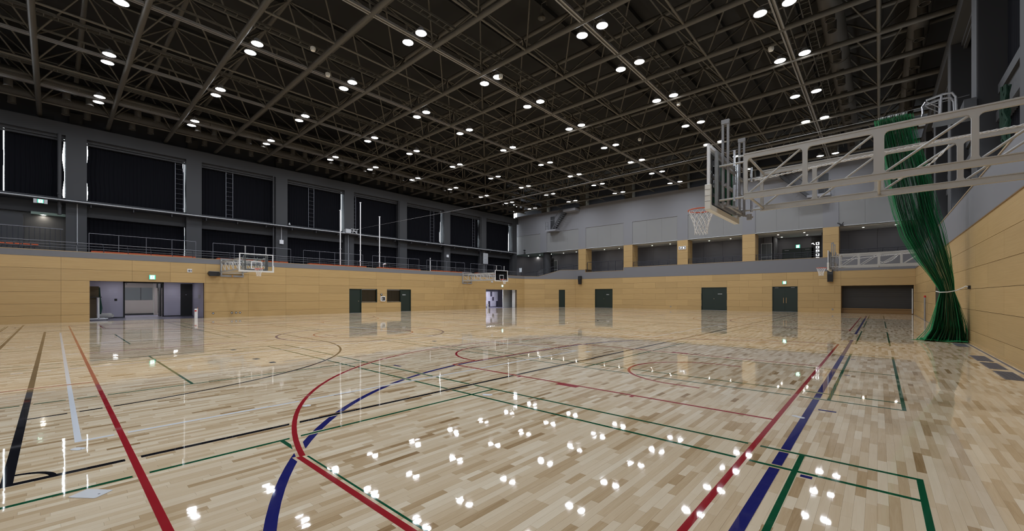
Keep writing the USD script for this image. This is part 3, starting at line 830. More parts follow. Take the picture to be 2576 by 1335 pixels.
def hoop(name, label, xw, s, yc, reach, bays, nb):
    """xw: wall plane, s: direction into the court, reach: end of the arm frames."""
    t = thing(name, label, "basketball hoop", (xw, yc, 0), 0.0 if s > 0 else 180.0)
    # local: +x into the court; for s<0 the thing is turned half round
    z0, z1 = 3.02, 3.735
    hinge = bays[len(bays) // 2]
    for v in (-0.61, 0.61):
        outer = sbox(0.0, z0, reach, z1)
        us = list(bays)
        holes = []
        for a, b in zip(us[:-1], us[1:]):
            wa = 0.055 if a == hinge else 0.032
            wb = 0.055 if b == hinge else 0.032
            holes.append(rrect(a + wa, z0 + 0.075, b - wb, z1 - 0.075, 0.06))
        MB().plate(outer.difference(unary_union(holes)), lambda u, w, d: (u, v + d, w), -0.022, 0.022).build("arm_frame", M["hoop"], t)
        fr = t.GetChildren()[-1]
        MB().box(0, reach, v - 0.03, v + 0.03, z1 - 0.012, z1 + 0.008).box(0, reach, v - 0.03, v + 0.03, z0 - 0.008, z0 + 0.008).box(0, reach, v - 0.03, v + 0.03, z0 + 0.075, z0 + 0.087).build("flange", M["hoop"], fr)
        for a, b in zip(us[:-1], us[1:]):
            MB().cyl((b - 0.06, v, z0 + 0.09), (a + 0.06, v, z1 - 0.09), 0.016, 8).build("brace", M["hoop"], fr, smooth=60)
    for u in (0.10, hinge, reach - 0.05):
        for z in (z0 + 0.04, z1 - 0.04):
            MB().cyl((u, -0.61, z), (u, 0.61, z), 0.02, 8).build("cross_tube", M["hoop"], t, smooth=60)
    # board, seen through: glass with white edge frame
    bx = reach + 0.47
    zb, zt, hw = 2.90, 3.95, 0.90
    MB().box(bx - 0.006, bx + 0.006, -hw + 0.03, hw - 0.03, zb + 0.03, zt - 0.03).build("backboard_glass", M["glass"], t)
    fp = sbox(-hw, zb, hw, zt).difference(sbox(-hw + 0.055, zb + 0.055, hw - 0.055, zt - 0.055))
    MB().plate(fp, lambda u, w, d: (bx + d, u, w), -0.028, 0.012).build("backboard_frame", M["whitep"], t)
    sq = sbox(-0.295, 3.05, 0.295, 3.50).difference(sbox(-0.245, 3.10, 0.245, 3.45))
    MB().plate(sq, lambda u, w, d: (bx + d, u, w), 0.0065, 0.0085).build("target_square", M["whitep"], t)
    pp = Polygon([(-hw - 0.03, 3.28), (-hw - 0.03, zb - 0.04), (hw + 0.03, zb - 0.04), (hw + 0.03, 3.28), (hw - 0.04, 3.28), (hw - 0.04, zb + 0.045), (-hw + 0.04, zb + 0.045), (-hw + 0.04, 3.28)]).buffer(-0.015).buffer(0.015, 4).buffer(0.012).buffer(-0.012)
    MB().plate(pp, lambda u, w, d: (bx + d, u, w), -0.05, 0.035).build("edge_padding", M["pad"], t)
    for sy in (-1, 1):                                              # stitched joints of the padding
        for z in (3.0, 3.09, 3.19):
            MB().box(bx - 0.052, bx + 0.037, sy * (hw + 0.031) - 0.002, sy * (hw + 0.031) + 0.002, z - 0.003, z + 0.003).build("padding_seam", M["hoop_grey"], t)
    # steel carrier behind the board with sliding posts
    cr = sbox(-0.62, 2.98, 0.62, 3.90).difference(sbox(-0.56, 3.04, 0.56, 3.84))
    MB().plate(cr, lambda u, w, d: (bx + d, u, w), -0.075, -0.03).build("carrier_frame", M["hoop_grey"], t)
    for v in (-0.55, 0.55):
        for du in (-0.14, -0.22):
            MB().box(bx + du - 0.017, bx + du + 0.017, v - 0.02, v + 0.02, 2.93, 4.40).build("slide_post", M["hoop_grey"], t)
        MB().box(bx - 0.24, bx - 0.12, v - 0.03, v + 0.03, 4.33, 4.40).build("post_cap", M["hoop_grey"], t)
        for z in (3.05, 3.62):
            MB().cyl((reach - 0.02, v * 1.1, z), (bx - 0.10, v * 1.1, z), 0.018, 8).build("link_bar", M["hoop"], t, smooth=60)
            MB().cyl((reach + 0.14, v * 1.1, z - 0.04), (reach + 0.14, v * 1.1, z + 0.22), 0.02, 8).build("pivot_pin", M["chrome"], t, smooth=60)
        MB().bar((bx - 0.10, v, 2.99), (bx - 0.36, v, 2.90), 0.045, 0.03).build("lower_bracket", M["hoop_grey"], t)
    for z in (2.99, 3.3, 3.62):
        MB().box(bx - 0.20, bx - 0.16, -0.60, 0.60, z - 0.02, z + 0.02).build("carrier_bar", M["hoop_grey"], t)
    MB().cyl((bx - 0.25, 0.1, 2.97), (bx - 0.25, 0.1, 3.75), 0.026, 8).build("height_screw", M["chrome"], t, smooth=60)
    MB().cyl((bx - 0.33, -0.42, 2.84), (bx - 0.33, -0.42, 2.94), 0.04, 10).build("gear_box", M["hoop_grey"], t)
    # ring and net
    rx = bx + 0.15 + 0.225
    MB().tube([(rx + 0.225 * math.cos(a), 0.225 * math.sin(a), 3.05) for a in np.linspace(0, 2 * np.pi, 41)[:-1]], 0.0105, 8, closed=True).build("rim", M["rim"], t, smooth=60)
    rim = t.GetChildren()[-1]
    MB().box(bx + 0.012, bx + 0.026, -0.09, 0.09, 2.98, 3.09).box(bx + 0.02, bx + 0.17, -0.07, 0.07, 3.045, 3.056).bar((bx + 0.02, 0.075, 2.99), (bx + 0.22, 0.12, 3.045), 0.012, 0.012).bar((bx + 0.02, -0.075, 2.99), (bx + 0.22, -0.12, 3.045), 0.012, 0.012).build("rim_bracket", M["rim"], rim)
    nt = MB()
    N = 12
    prof = [(0.215, 3.045), (0.195, 2.97), (0.165, 2.89), (0.135, 2.81), (0.118, 2.73), (0.110, 2.66), (0.112, 2.60)]
    for k in range(N):
        for dr in (1, -1):
            pts = []
            for i, (r, z) in enumerate(prof):
                a = 2 * np.pi * (k + dr * 0.5 * i) / N + 0.04 * math.sin(k * 3.1 + i)
                pts.append((rx + r * math.cos(a), r * math.sin(a), z + 0.006 * math.sin(k * 1.7 + i * 2)))
            nt.tube(pts, 0.0042, 5)
    nt.build("net", M["cord"], t, smooth=60)
    # twisted ropes slung along the arm
    def rope(p, q, sag, nm="rope"):
        p, q = np.array(p), np.array(q)
        n = 90
        tt = np.linspace(0, 1, n)
        c = p[None] * (1 - tt[:, None]) + q[None] * tt[:, None]
        c[:, 2] -= sag * 4 * tt * (1 - tt)
        Ls = np.linalg.norm(q - p)
        ph = tt * Ls * 2 * np.pi / 0.16
        m = MB()
        for o in (0, np.pi):
            m.tube(c + np.stack([0 * tt, 0.013 * np.cos(ph + o), 0.013 * np.sin(ph + o)], -1), 0.0075, 5)
        m.build(nm, M["cord"], t, smooth=60)
    rope((0.25, -0.50, 3.72), (reach - 0.05, 0.10, 3.42), -0.02)
    rope((0.20, 0.55, 3.78), (reach + 0.1, 0.55, 3.74), 0.03)
    rope((hinge - 0.06, -0.56, 3.30), (hinge - 0.75, -0.5, 3.60), 0.16)
    # wall mount
    wm = sbox(-0.67, 2.72, 0.67, 3.95).difference(sbox(-0.57, 2.84, 0.57, 3.83))
    MB().plate(wm, lambda u, w, d: (d, u, w), 0.0, 0.07).build("wall_mount", M["hoop_grey"], t)
    MB().cyl((0.12, -0.61, 2.97), (0.12, 0.61, 2.97), 0.024, 8).cyl((0.10, -0.62, 2.86), (0.10, -0.62, 3.84), 0.03, 8).cyl((0.10, 0.62, 2.86), (0.10, 0.62, 3.84), 0.03, 8).build("pivot_tube", M["hoop"], t, smooth=60)
    MB().lathe([(0, -0.03), (0.035, -0.03), (0.04, 0), (0.03, 0.035), (0, 0.045)], (0.085, 0.0, 2.78), 14).build("warning_lamp", M["ballor"], t, smooth=40)
    return t


hr1 = hoop("basketball_hoop", "large near basketball hoop on a long white swing arm, upper right", XR, -1, 8.07, 3.71, [0.02, 0.40, 1.21, 2.08, 2.90, 3.69], 5)
copy(hr1, (XR, 29.4, 0), "far right basketball hoop on a white swing arm, before the far gallery", 180.0)
hl1 = hoop("basketball_hoop", "left wall basketball hoop, the nearer one, right of the wide doorway", XL, 1, 8.07, 4.63, [0.02, 0.92, 1.84, 2.78, 3.70, 4.61], 5)
copy(hl1, (XL, 29.4, 0), "left wall basketball hoop, the farther one, above the locker doorway")

# ------------------------------------------------------------------ green dividing net, its wire and winches
NY = 19.0
net = thing("divider_net", "green dividing net gathered and tied to the right wall", "net", (0, NY, 0))
zs = [7.50, 6.6, 5.5, 4.3, 3.45, 2.66, 2.0, 1.57, 1.2, 0.75, 0.35, 0.02]
xl = [-0.03, 0.09, 0.24, 0.44, 0.64, 0.97, 1.29, 1.47, 1.40, 1.33, 1.25, 1.06]
xr = [0.71, 0.86, 1.10, 1.29, 1.47, 1.62, 1.74, 1.78, 1.86, 1.93, 1.99, 2.02]
dp = [0.16, 0.22, 0.26, 0.28, 0.27, 0.22, 0.15, 0.10, 0.20, 0.30, 0.36, 0.46]
zz = np.linspace(7.50, 0.02, 64)
XLz, XRz, DPz = (np.interp(zz, zs[::-1], a[::-1]) for a in (xl, xr, dp))
NPL = 30
uu = np.linspace(0, 1, NPL * 8 + 1)
tri = 2 * np.abs((uu * NPL) % 1 - 0.5) - 0.5
wob = meshkit.noise(np.stack([np.repeat(uu[None] * 40, 64, 0), np.repeat(zz[:, None] * 0.9, len(uu), 1), np.zeros((64, len(uu)))], -1), 3) - 0.5
VX = XLz[:, None] + (XRz - XLz)[:, None] * (uu[None] + 0.10 * wob * np.sin(np.pi * uu)[None])
VY = DPz[:, None] * 2 * (tri[None] * 0.8 + 0.4 * wob)
V = np.stack([VX, VY, np.repeat(zz[:, None], len(uu), 1)], -1).reshape(-1, 3)
FF = []
nu = len(uu)
for i in range(63):
    r = np.arange(nu - 1) + i * nu
    FF += list(zip(r, r + 1, r + nu + 1)) + list(zip(r, r + nu + 1, r + nu))
st = np.stack([np.repeat(uu[None], 64, 0), np.repeat(zz[:, None], nu, 1)], -1).reshape(-1, 2)
nm_ = usdkit.mesh(stage, path_for(net, "netting"), trimesh.Trimesh(V, np.array(FF), process=False), M["mesh_green"], smooth=True, uv=st)
nm_.CreateDoubleSidedAttr(True)
cords = MB()
for k in range(90):
    u0 = rng.random()
    if k < 40:
        u0 = rng.choice([rng.uniform(-0.14, 0.06), rng.uniform(0.94, 1.16)])
    y0 = rng.uniform(-0.6, 0.6)
    ph = rng.uniform(0, 6)
    x = XLz + (XRz - XLz) * np.clip(u0 + 0.015 * np.sin(zz * 2.0 + ph), -0.2, 1.2)
    pinch = np.clip(np.abs(zz - 1.57) / 1.2, 0, 1)
    x = np.where(u0 < 0, XLz + (x - XLz) * pinch, np.where(u0 > 1, np.minimum(XRz + (x - XRz) * pinch, 2.04), x))
    cords.tube(np.stack([x, DPz * y0, zz], -1), 0.0032, 4)
cords.build("cord", M["netg"], net, kind="stuff")
hem = MB()
for k in range(7):
    y0 = -0.4 + 0.13 * k
    hem.tube([(1.02 - 0.1 * (k == 2) + x, y0 + 0.06 * math.sin(5 * x + k), 0.02 + 0.018 * (1 + math.sin(9 * x + k * 2))) for x in np.linspace(0, 1.0, 24)], 0.016, 6)
hem.tube([(0.78, -0.2, 0.012), (0.95, -0.15, 0.02), (1.15, -0.1, 0.03)], [0.004, 0.012, 0.02], 6)
hem.build("gathered_hem", M["netg"], net, smooth=60)
MB().tube([(1.36 + 0.02, 0.05, 1.59), (1.45, -0.14, 1.56), (1.62, -0.20, 1.565), (1.80, -0.16, 1.61), (1.94, -0.30, 1.70), (1.99, -0.34, 1.745), (2.03, -0.34, 1.72)], 0.016, 8).build("tie_rope", M["pad"], net, smooth=60)
MB().box(2.03, 2.08, -0.42, -0.27, 1.66, 1.76).build("wall_hook", M["blackp"], net)
rings = MB()
for k in range(26):
    x = 0.0 + 0.028 * k
    rings.tube([(x + 0.02 * math.sin(k), 0.03 * math.cos(a), 7.545 + 0.035 * math.sin(a)) for a in np.linspace(0, 2 * np.pi, 11)[:-1]], 0.006, 5, closed=True)
rings.build("hanger_rings", M["cord"], net, kind="stuff")
wire = single("net_wire", MB().tube([(XU + 0.6, NY, 7.72), (-18, NY, 7.44), (0, NY, 7.56), (2.1, NY, 7.70)], 0.009, 6), M["steel"], "thin steel wire across the hall carrying the green net", "wire", smooth=60)
n2 = thing("stored_net", "dark green net bundle hanging behind the right parapet", "net", (XRU + 0.12, 15.6, 0))
m = MB()
for k in range(14):
    a = rng.uniform(-0.16, 0.16)
    m.tube([(rng.uniform(-0.05, 0.05) + 0.02 * math.sin(z + k), a + 0.04 * math.sin(z * 1.3 + k), z) for z in np.linspace(6.6, 4.2, 12)], 0.03, 5)
m.build("netting", M["stored"], n2, smooth=60, kind="stuff")

w = thing("net_winch", "grey steel net winch with white frame on the left gallery column", "winch", (XU + 0.35, 19.0, 7.42))
MB().box(-0.3, 0.35, -0.62, -0.12, 0.0, 0.36).build("box", M["lightgrey"], w)
MB().box(-0.3, 0.4, -0.65, 0.62, -0.05, 0.0).build("shelf", M["steel"], w)
for p, q in (((0.3, -0.1, 0.42), (0.3, 0.66, 0.42)), ((0.3, 0.05, 0.0), (0.3, 0.2, 0.42)), ((0.3, 0.5, 0.0), (0.3, 0.2, 0.3)), ((0.3, 0.5, 0), (0.3, 0.5, 0.42)), ((0.3, -0.1, 0.2), (0.3, 0.5, 0.2))):
    MB().cyl(p, q, 0.022, 6).build("frame_bar", M["whitep"], w)
MB().cyl((0.2, 0.1, 0.2), (0.2, 0.45, 0.2), 0.08, 12).build("drum", M["blackp"], w)
w = thing("net_winch", "net winch bracket with bent tubes on the right column above the arm", "winch", (1.75, 19.0, 7.0))
for yy in (-0.32, 0.10):
    MB().tube([(-0.62, yy, 0.72), (-0.25, yy, 0.80), (-0.05, yy, 0.78), (0.03, yy, 0.62), (0.05, yy, 0.0)], 0.032, 8).cyl((-0.30, yy, 0.0), (-0.28, yy, 0.79), 0.028, 8).cyl((-0.62, yy, 0.68), (-0.28, yy, 0.36), 0.015, 6).build("bent_tube", M["steel"], w, smooth=60)
MB().box(-0.45, 0.42, -0.42, 0.22, -0.05, 0.0).build("shelf", M["dgrey"], w)
MB().cyl((-0.70, -0.12, 0.22), (-0.70, -0.12, 0.0), 0.085, 14).build("counterweight", M["hoop_grey"], w, smooth=40)
MB().tube([(-0.62, -0.1, 0.74), (-0.70, -0.12, 0.60), (-0.68, -0.1, 0.40), (-0.72, -0.12, 0.24)], 0.03, 8).build("pulley_chain", M["chrome"], w, smooth=60)
MB().box(0.18, 0.44, -0.52, 0.30, 0.02, 0.42).build("control_box", M["dgrey"], w)
MB().box(0.17, 0.19, -0.40, 0.10, 0.02, 0.10).build("panel_strip", M["blackp"], w)
for yy, zc in ((-0.05, 0.08), (-0.18, 0.0)):
    MB().lathe([(0, -0.012), (0.016, -0.01), (0.016, 0.01), (0, 0.012)], (0.155, yy, zc), 10).build("indicator", M["led_red"], w)

# ------------------------------------------------------------------ left gallery: rails, guard frames, benches, poles
gr = thing("gallery_rail", "low three-bar dark metal rail along the left parapet", "railing", (XL - 0.12, 0, 3.885))
for z, r in ((0.48, 0.020), (0.33, 0.013), (0.18, 0.013)):
    MB().cyl((0, YB, z), (0, 38.8, z), r, 8).build("bar", M["railm"], gr, smooth=60)
for y in np.arange(-6.3, 38.8, 1.018):
    MB().tube([(0, y, 0.47), (0.0, y + 0.03, 0.3), (-0.01, y + 0.045, 0.0)], 0.016, 6).build("post", M["navy"], gr)
spans = [(1.36, 6.40), (7.36, 12.42), (13.38, 18.47), (19.42, 24.51), (25.45, 30.6), (31.5, 36.58)]
for i, (a, b) in enumerate(spans):
    t = thing("guard_frame", f"thin rectangular guard rail on the left gallery, {ORD[i]} from the left", "railing", (-34.5, 0, 3.75))
    MB().cyl((0, a, 1.36), (0, b, 1.36), 0.020, 8).build("top_bar", M["railm"], t, smooth=60)
    for y in np.linspace(a, b, 5):
        MB().cyl((0, y, -0.25), (0, y, 1.36), 0.018, 8).build("post", M["railm"], t, smooth=60)
    e = 0.0
    bt = thing("bench", f"long low orange bench on the left gallery, {ORD[i]} from the left", "bench", (-33.7, 0, 3.45))
    MB().box(-0.22, 0.22, a + 0.05, b - 0.2 - 0.35 * (i % 2), 0.48, 0.57).build("seat", M["orange"], bt)
    for y in np.linspace(a + 0.4, b - 0.9, 4):
        MB().box(-0.15, 0.15, y - 0.03, y + 0.03, 0.0, 0.48).build("leg", M["navy"], bt)
t = thing("balustrade", "black gallery balustrade with upright bars at the left picture edge", "railing", (-34.5, 0, 3.45))
MB().cyl((0, -6.8, 1.76), (0, 0.34, 1.76), 0.022, 8).build("top_bar", M["railm"], t, smooth=60)
for y in np.arange(-6.8, 0.3, 0.19):
    MB().cyl((0, y, 0.0), (0, y, 1.75), 0.009, 5).build("upright", M["navy"], t)
bt = thing("seat_row", "row of small orange seats behind the left edge balustrade", "seating", (-34.2, 0, 3.45))
for k in range(11):
    y = -3.6 + 0.29 * k
    MB().box(-0.2, 0.2, y - 0.12, y + 0.12, 0.74, 0.80).build("seat", M["orange"], bt)
MB().box(-0.1, 0.1, -3.7, -0.55, 0.66, 0.72).box(-0.05, 0.05, -3.5, -3.44, 0, 0.66).box(-0.05, 0.05, -0.8, -0.74, 0, 0.66).build("beam", M["navy"], bt)
lbw = structure("wall_gallery_left")
MB().box(XU - 0.9, XU - 0.6, YB, 0.6, 3.4, 6.6).build("back_wall", M["shutter"], lbw)
MB().box(XU - 0.62, XU - 0.2, -2.6, -1.25, 3.4, 6.4).build("pier", M["dgrey"], lbw)
MB().box(XU - 0.6, XU - 0.2, -0.95, 0.5, 6.45, 6.6).build("soffit_strip", M["soffit_green"], lbw)
t = thing("downlight", "small oval glowing downlight under the ledge at the left edge", "light", (XU - 0.35, -0.45, 6.44))
MB().lathe([(0, 0), (0.10, 0)], n=16).build("lens", M["down"], t)
MB().lathe([(0.10, -0.004), (0.12, 0.004)], n=16).build("ring", M["whitep"], t)

for y, zt, r, lab in ((16.17, 8.66, 0.05, "left one of three tall white poles on the left gallery"), (17.97, 9.62, 0.05, "middle and tallest of three white poles on the left gallery"), (19.83, 8.65, 0.05, "right one of three tall white poles on the left gallery")):
    t = thing("net_pole", lab, "pole", (-34.0, y, 3.45))
    MB().cyl((0, 0, 0.03), (0, 0, zt - 3.45), r, 12).build("tube", M["whitep"], t, smooth=60)
    MB().lathe([(0, 0), (0.08, 0), (0.08, 0.06), (0, 0.06)], (0, 0, zt - 3.45 - 0.02), 14).build("cap", M["whitep"], t, smooth=40)
    MB().cyl((0, 0, 1.92), (0, 0, 2.0), r + 0.025, 12).build("collar", M["lightgrey"], t, smooth=40)
    MB().lathe([(0, 0), (0.14, 0), (0.14, 0.03), (0, 0.03)], n=16).build("foot", M["steel"], t)
    if y > 17:
        MB().box(0.04, 0.12, -0.11, 0.0, 0.95, 1.12).build("clamp", M["whitep"], t)
t = thing("short_post", "short white post on the left gallery beyond the three tall poles", "pole", (-34.0, 25.5, 3.45))
MB().cyl((0, 0, 0), (0, 0, 1.55), 0.045, 10).cyl((0, 0, 1.72), (0, 0, 1.84), 0.045, 10).cyl((0, 0, 1.55), (0, 0, 1.72), 0.02, 8).build("tube", M["whitep"], t, smooth=40)
t = thing("floor_spotlight", "small white spotlight on a stand beside the right tall pole", "spotlight", (-33.9, 20.15, 3.45))
MB().cyl((0, 0, 0), (0, 0.02, 0.82), 0.02, 8).build("stand", M["whitep"], t)
MB().cyl((0, -0.02, 0.85), (0.05, 0.22, 0.97), 0.055, 12, 0.08).build("head", M["whitep"], t, smooth=40)
for y, lab in ((0.98, "thin white conduit down the first column of the left wall"), (18.95, "thin pale conduit below the winch on the fourth column"), (37.2, "thin pale conduit below the grey board on the last column")):
    single("conduit", MB().cyl((XU + 0.02, y, 3.5), (XU + 0.02, y, 7.3), 0.022, 8), M["lightgrey"], lab, "conduit", smooth=60)
t = thing("column_box", "white square box hanging from a rod on the third left column", "wall box", (XU + 0.08, 12.98, 6.05))
MB().box(-0.06, 0.06, -0.15, 0.15, -0.17, 0.17).build("box", M["whitep"], t)
MB().cyl((0, 0, 0.17), (0, 0, 1.3), 0.018, 8).build("rod", M["whitep"], t)
single("column_box", MB().box(XU + 0.0, XU + 0.1, 31.0, 31.3, 6.0, 6.32), M["whitep"], "white square box on the sixth left column", "wall box")
t = thing("notice_board", "pale grey notice board high on the seventh left column", "board", (XU + 0.2, 37.3, 6.2))
MB().box(-0.03, 0.03, -0.42, 0.42, -0.62, 0.75).build("sheet", M["lightgrey"], t)
for k in range(6):
    MB().box(0.031, 0.035, -0.3, 0.3, 0.5 - 0.2 * k, 0.56 - 0.2 * k).build("print_line", M["steel"], t)
t = thing("ledge_light", "small white lamp on the ledge in the fourth full bay of the left wall", "light", (XU - 0.3, 13.75, 7.67))
MB().lathe([(0, 0.2), (0.03, 0.16), (0.09, 0.02), (0.09, 0.0), (0, 0)], n=14).build("body", M["whitep"], t, smooth=40)

# ------------------------------------------------------------------ exit signs, speakers and small wall fittings
def running_figure():
    """Plain running figure of an emergency exit pictogram (u, v) about 1 unit tall."""
    parts = [Point(0.10, 0.82).buffer(0.10), LineString([(0.05, 0.68), (-0.06, 0.38)]).buffer(0.075), LineString([(-0.06, 0.38), (0.14, 0.22), (0.10, 0.0)]).buffer(0.05),
             LineString([(-0.06, 0.38), (-0.20, 0.20), (-0.40, 0.18)]).buffer(0.05), LineString([(0.04, 0.64), (0.22, 0.52), (0.32, 0.60)]).buffer(0.04), LineString([(0.03, 0.64), (-0.20, 0.62), (-0.28, 0.48)]).buffer(0.04)]
    return unary_union(parts)


FIG = running_figure()


def exit_sign(label, place, w=0.30, h=0.28):
    """place(u, v, d): u along the wall, v up, both from the sign centre; d off the wall."""
    t = thing("exit_sign", label, "exit sign")
    MB().plate(sbox(-w / 2, -h / 2, w / 2, h / 2), place, 0.0, 0.06).build("case", M["lightgrey"], t)
    MB().plate(sbox(-w / 2 + 0.012, -h / 2 + 0.012, w / 2 - 0.012, h / 2 - 0.012), place, 0.06, 0.063).build("green_face", M["exit_g"], t)
    MB().plate(sbox(-w * 0.33, -h * 0.40, w * 0.33, h * 0.40).difference(shapely.affinity.translate(shapely.affinity.scale(FIG, h * 0.62, h * 0.62, origin=(0, 0)), 0, -h * 0.30)), place, 0.063, 0.066).build("white_face", M["exit_w"], t)
    return t


def at(base, u0, v0, off=0.0):
    return lambda u, v, d: base(u0 + u, v0 + v, d + off)


exit_sign("green exit sign above the wide left doorway", at(on_left, 3.96, 2.57))
exit_sign("green exit sign above the locker doorway at the far left", at(on_left, 34.9, 2.6))
exit_sign("green exit sign above the far dark green double door with pulls", at(on_far, -6.35, 2.63))
exit_sign("green exit sign over the gallery doors on the far wall", lambda u, v, d: (-6.0 + u, 49.35 - d, 6.35 + v), 0.36, 0.34)
t = exit_sign("wide grey exit sign hanging from the ledge pipe at the left", lambda u, v, d: (XU + 0.62 + d, -0.55 + u, 7.13 + v), 0.26, 0.24)
MB().box(XU + 0.62, XU + 0.66, -0.83, -0.69, 7.0, 7.26).box(XU + 0.62, XU + 0.66, -0.41, -0.27, 7.0, 7.26).build("side_plate", M["lightgrey"], t)

t = thing("wall_speaker", "black box speaker beside the nearer left hoop mount", "speaker", (XL, 7.02, 2.9))
MB().plate(Polygon([(-0.34, 0.0), (-0.28, 0.14), (0.27, 0.13), (0.32, 0.0), (0.28, -0.15), (-0.24, -0.16)]), lambda u, v, d: (d, u, v), 0.05, 0.32).build("cabinet", M["blackp"], t)
MB().box(0.05, 0.30, -0.27, 0.26, 0.135, 0.155).build("top_plate", M["steel"], t)
MB().box(0.0, 0.06, -0.1, 0.1, -0.08, 0.08).build("bracket", M["blackp"], t)
single("wall_socket", MB().box(XL, XL + 0.03, 7.38, 7.47, 3.02, 3.13), M["vent"], "small dark socket plate right of the black box speaker", "socket")
for x, z, lab in ((-27.82, 3.4, "tall black wall speaker on the parapet above the left green double door"), (-3.07, 3.15, "tall black wall speaker behind the far right hoop")):
    t = thing("wall_speaker", lab, "speaker", (x, YF, z))
    MB().plate(Polygon([(0.06, 0.5), (0.34, 0.5), (0.38, 0.1), (0.30, -0.52), (0.10, -0.52)]), lambda u, v, d: (d, -u, v), -0.19, 0.19).build("cabinet", M["blackp"], t)
    MB().box(-0.05, 0.05, -0.1, 0.0, -0.1, 0.1).build("bracket", M["blackp"], t)
t = thing("wall_clock", "small white framed counter display above the wide left doorway", "display", (XL, 5.77, 3.05))
MB().box(0.0, 0.03, -0.12, 0.12, -0.11, 0.11).build("case", M["whitep"], t)
for u, wd in ((-0.075, 0.025), (0.0, 0.05), (0.08, 0.03)):
    MB().box(0.03, 0.034, u - wd / 2, u + wd / 2, -0.075, 0.06).build("digit_slot", M["blackp"], t)
for y, lab in ((7.01, "left one, standing alone"), (8.06, "left of the group of three"), (8.31, "middle of the group of three"), (8.54, "right of the group of three")):
    t = thing("wall_outlet", f"small round floor-level outlet below the nearer left hoop, {lab}", "outlet", (XL, y, 0.29))
    MB().tube([(0.012, 0.055 * math.cos(a), 0.055 * math.sin(a)) for a in np.linspace(0, 2 * np.pi, 17)[:-1]], 0.012, 6, closed=True).build("ring", M["blackp"], t, smooth=60)
    MB().cyl((0, 0, 0), (0.016, 0, 0), 0.042, 14).build("lid", M["lightgrey"], t)
for x, lab in ((-2.93, "small outlet plate low on the far wall left of the shutter"), (-16.6, "small outlet plate low on the far wall between green doors")):
    single("wall_outlet", MB().box(x - 0.05, x + 0.05, YF - 0.02, YF, 0.23, 0.36), M["steel"], lab, "outlet")
t = thing("defibrillator_box", "white rounded wall box with black window between two left windows", "wall box", (XL, 19.42, 1.18))
MB().plate(rounded(0.44, 0.46, 0.09), lambda u, v, d: (d, u, v), 0.0, 0.14).build("case", M["whitep"], t)
MB().plate(rounded(0.31, 0.31, 0.02), lambda u, v, d: (d, u, v), 0.14, 0.15).build("window", M["blackp"], t)
MB().box(0.15, 0.156, -0.10, -0.03, -0.10, 0.10).build("label_plate", M["lightgrey"], t)
t = thing("dome_camera", "small round alarm lamp above the white rounded wall box", "alarm", (XL, 19.30, 1.55))
MB().cyl((0, 0, 0), (0.06, 0, 0), 0.09, 16).build("base", M["blackp"], t, smooth=40)
MB().cyl((0.06, 0, 0.02), (0.10, 0, 0.02), 0.055, 14, 0.03).build("dome", M["lightgrey"], t, smooth=40)
single("wall_box", MB().box(XL, XL + 0.05, 33.05, 33.35, 2.95, 3.14), M["lightgrey"], "small grey box under the arm of the farther left hoop", "wall box")

t = thing("score_clock", "white framed digital clock on the third wood gallery column", "clock", (-15.37, YF, 6.47))
MB().plate(rounded(0.74, 0.34, 0.04), lambda u, v, d: (u, -d, v), 0.0, 0.08).build("case", M["whitep"], t)
MB().plate(sbox(-0.31, -0.115, 0.31, 0.115), lambda u, v, d: (u, -d, v), 0.08, 0.084).build("screen", M["blackp"], t)
for u, wd in ((-0.20, 0.07), (-0.08, 0.08), (0.14, 0.20)):
    MB().plate(rounded(wd, 0.15, 0.025), lambda a, v, d: (u + a, -d, v), 0.084, 0.087).build("lit_digit", M["led"], t)

# ------------------------------------------------------------------ doors and windows of the lower walls
def door_leaf(st, place, u0, u1, z1, leaves, closers=False, pulls=False, plate=None, knob=None):
    MB().plate(sbox(u0, 0.0, u1, z1).difference(sbox(u0 + 0.05, 0.0, u1 - 0.05, z1 - 0.05)), place, -0.22, -0.02).build("door_frame", M["door"], st)
    ws = np.linspace(u0 + 0.052, u1 - 0.052, leaves + 1)
    for a, b in zip(ws[:-1], ws[1:]):
        MB().plate(sbox(a + 0.002, 0.012, b - 0.002, z1 - 0.055), place, -0.12, -0.075).build("leaf", M["door"], st)
    MB().plate(sbox(u0, -0.01, u1, 0.012), place, -0.22, -0.01).build("threshold", M["steel"], st)
    mid_ = (u0 + u1) / 2
    if pulls:
        for q in (-0.11, 0.11):
            MB().plate(sbox(mid_ + q - 0.018, 0.78, mid_ + q + 0.018, 1.28), place, -0.06, -0.03).build("pull_handle", M["brass"], st)
    if closers:
        for q in (u0 + 0.2, u1 - 0.5):
            MB().plate(sbox(q, z1 - 0.13, q + 0.28, z1 - 0.09), place, -0.075, -0.03).build("door_closer", M["steel"], st)
    if plate:
        MB().plate(sbox(*plate), place, -0.075, -0.07).build("sign_plate", M["lightgrey"], st)
    if knob:
        MB().plate(Point(*knob).buffer(0.03).union(sbox(knob[0] - 0.012, knob[1] - 0.05, knob[0] + 0.012, knob[1])), place, -0.075, -0.03).build("lock_handle", M["chrome"], st)


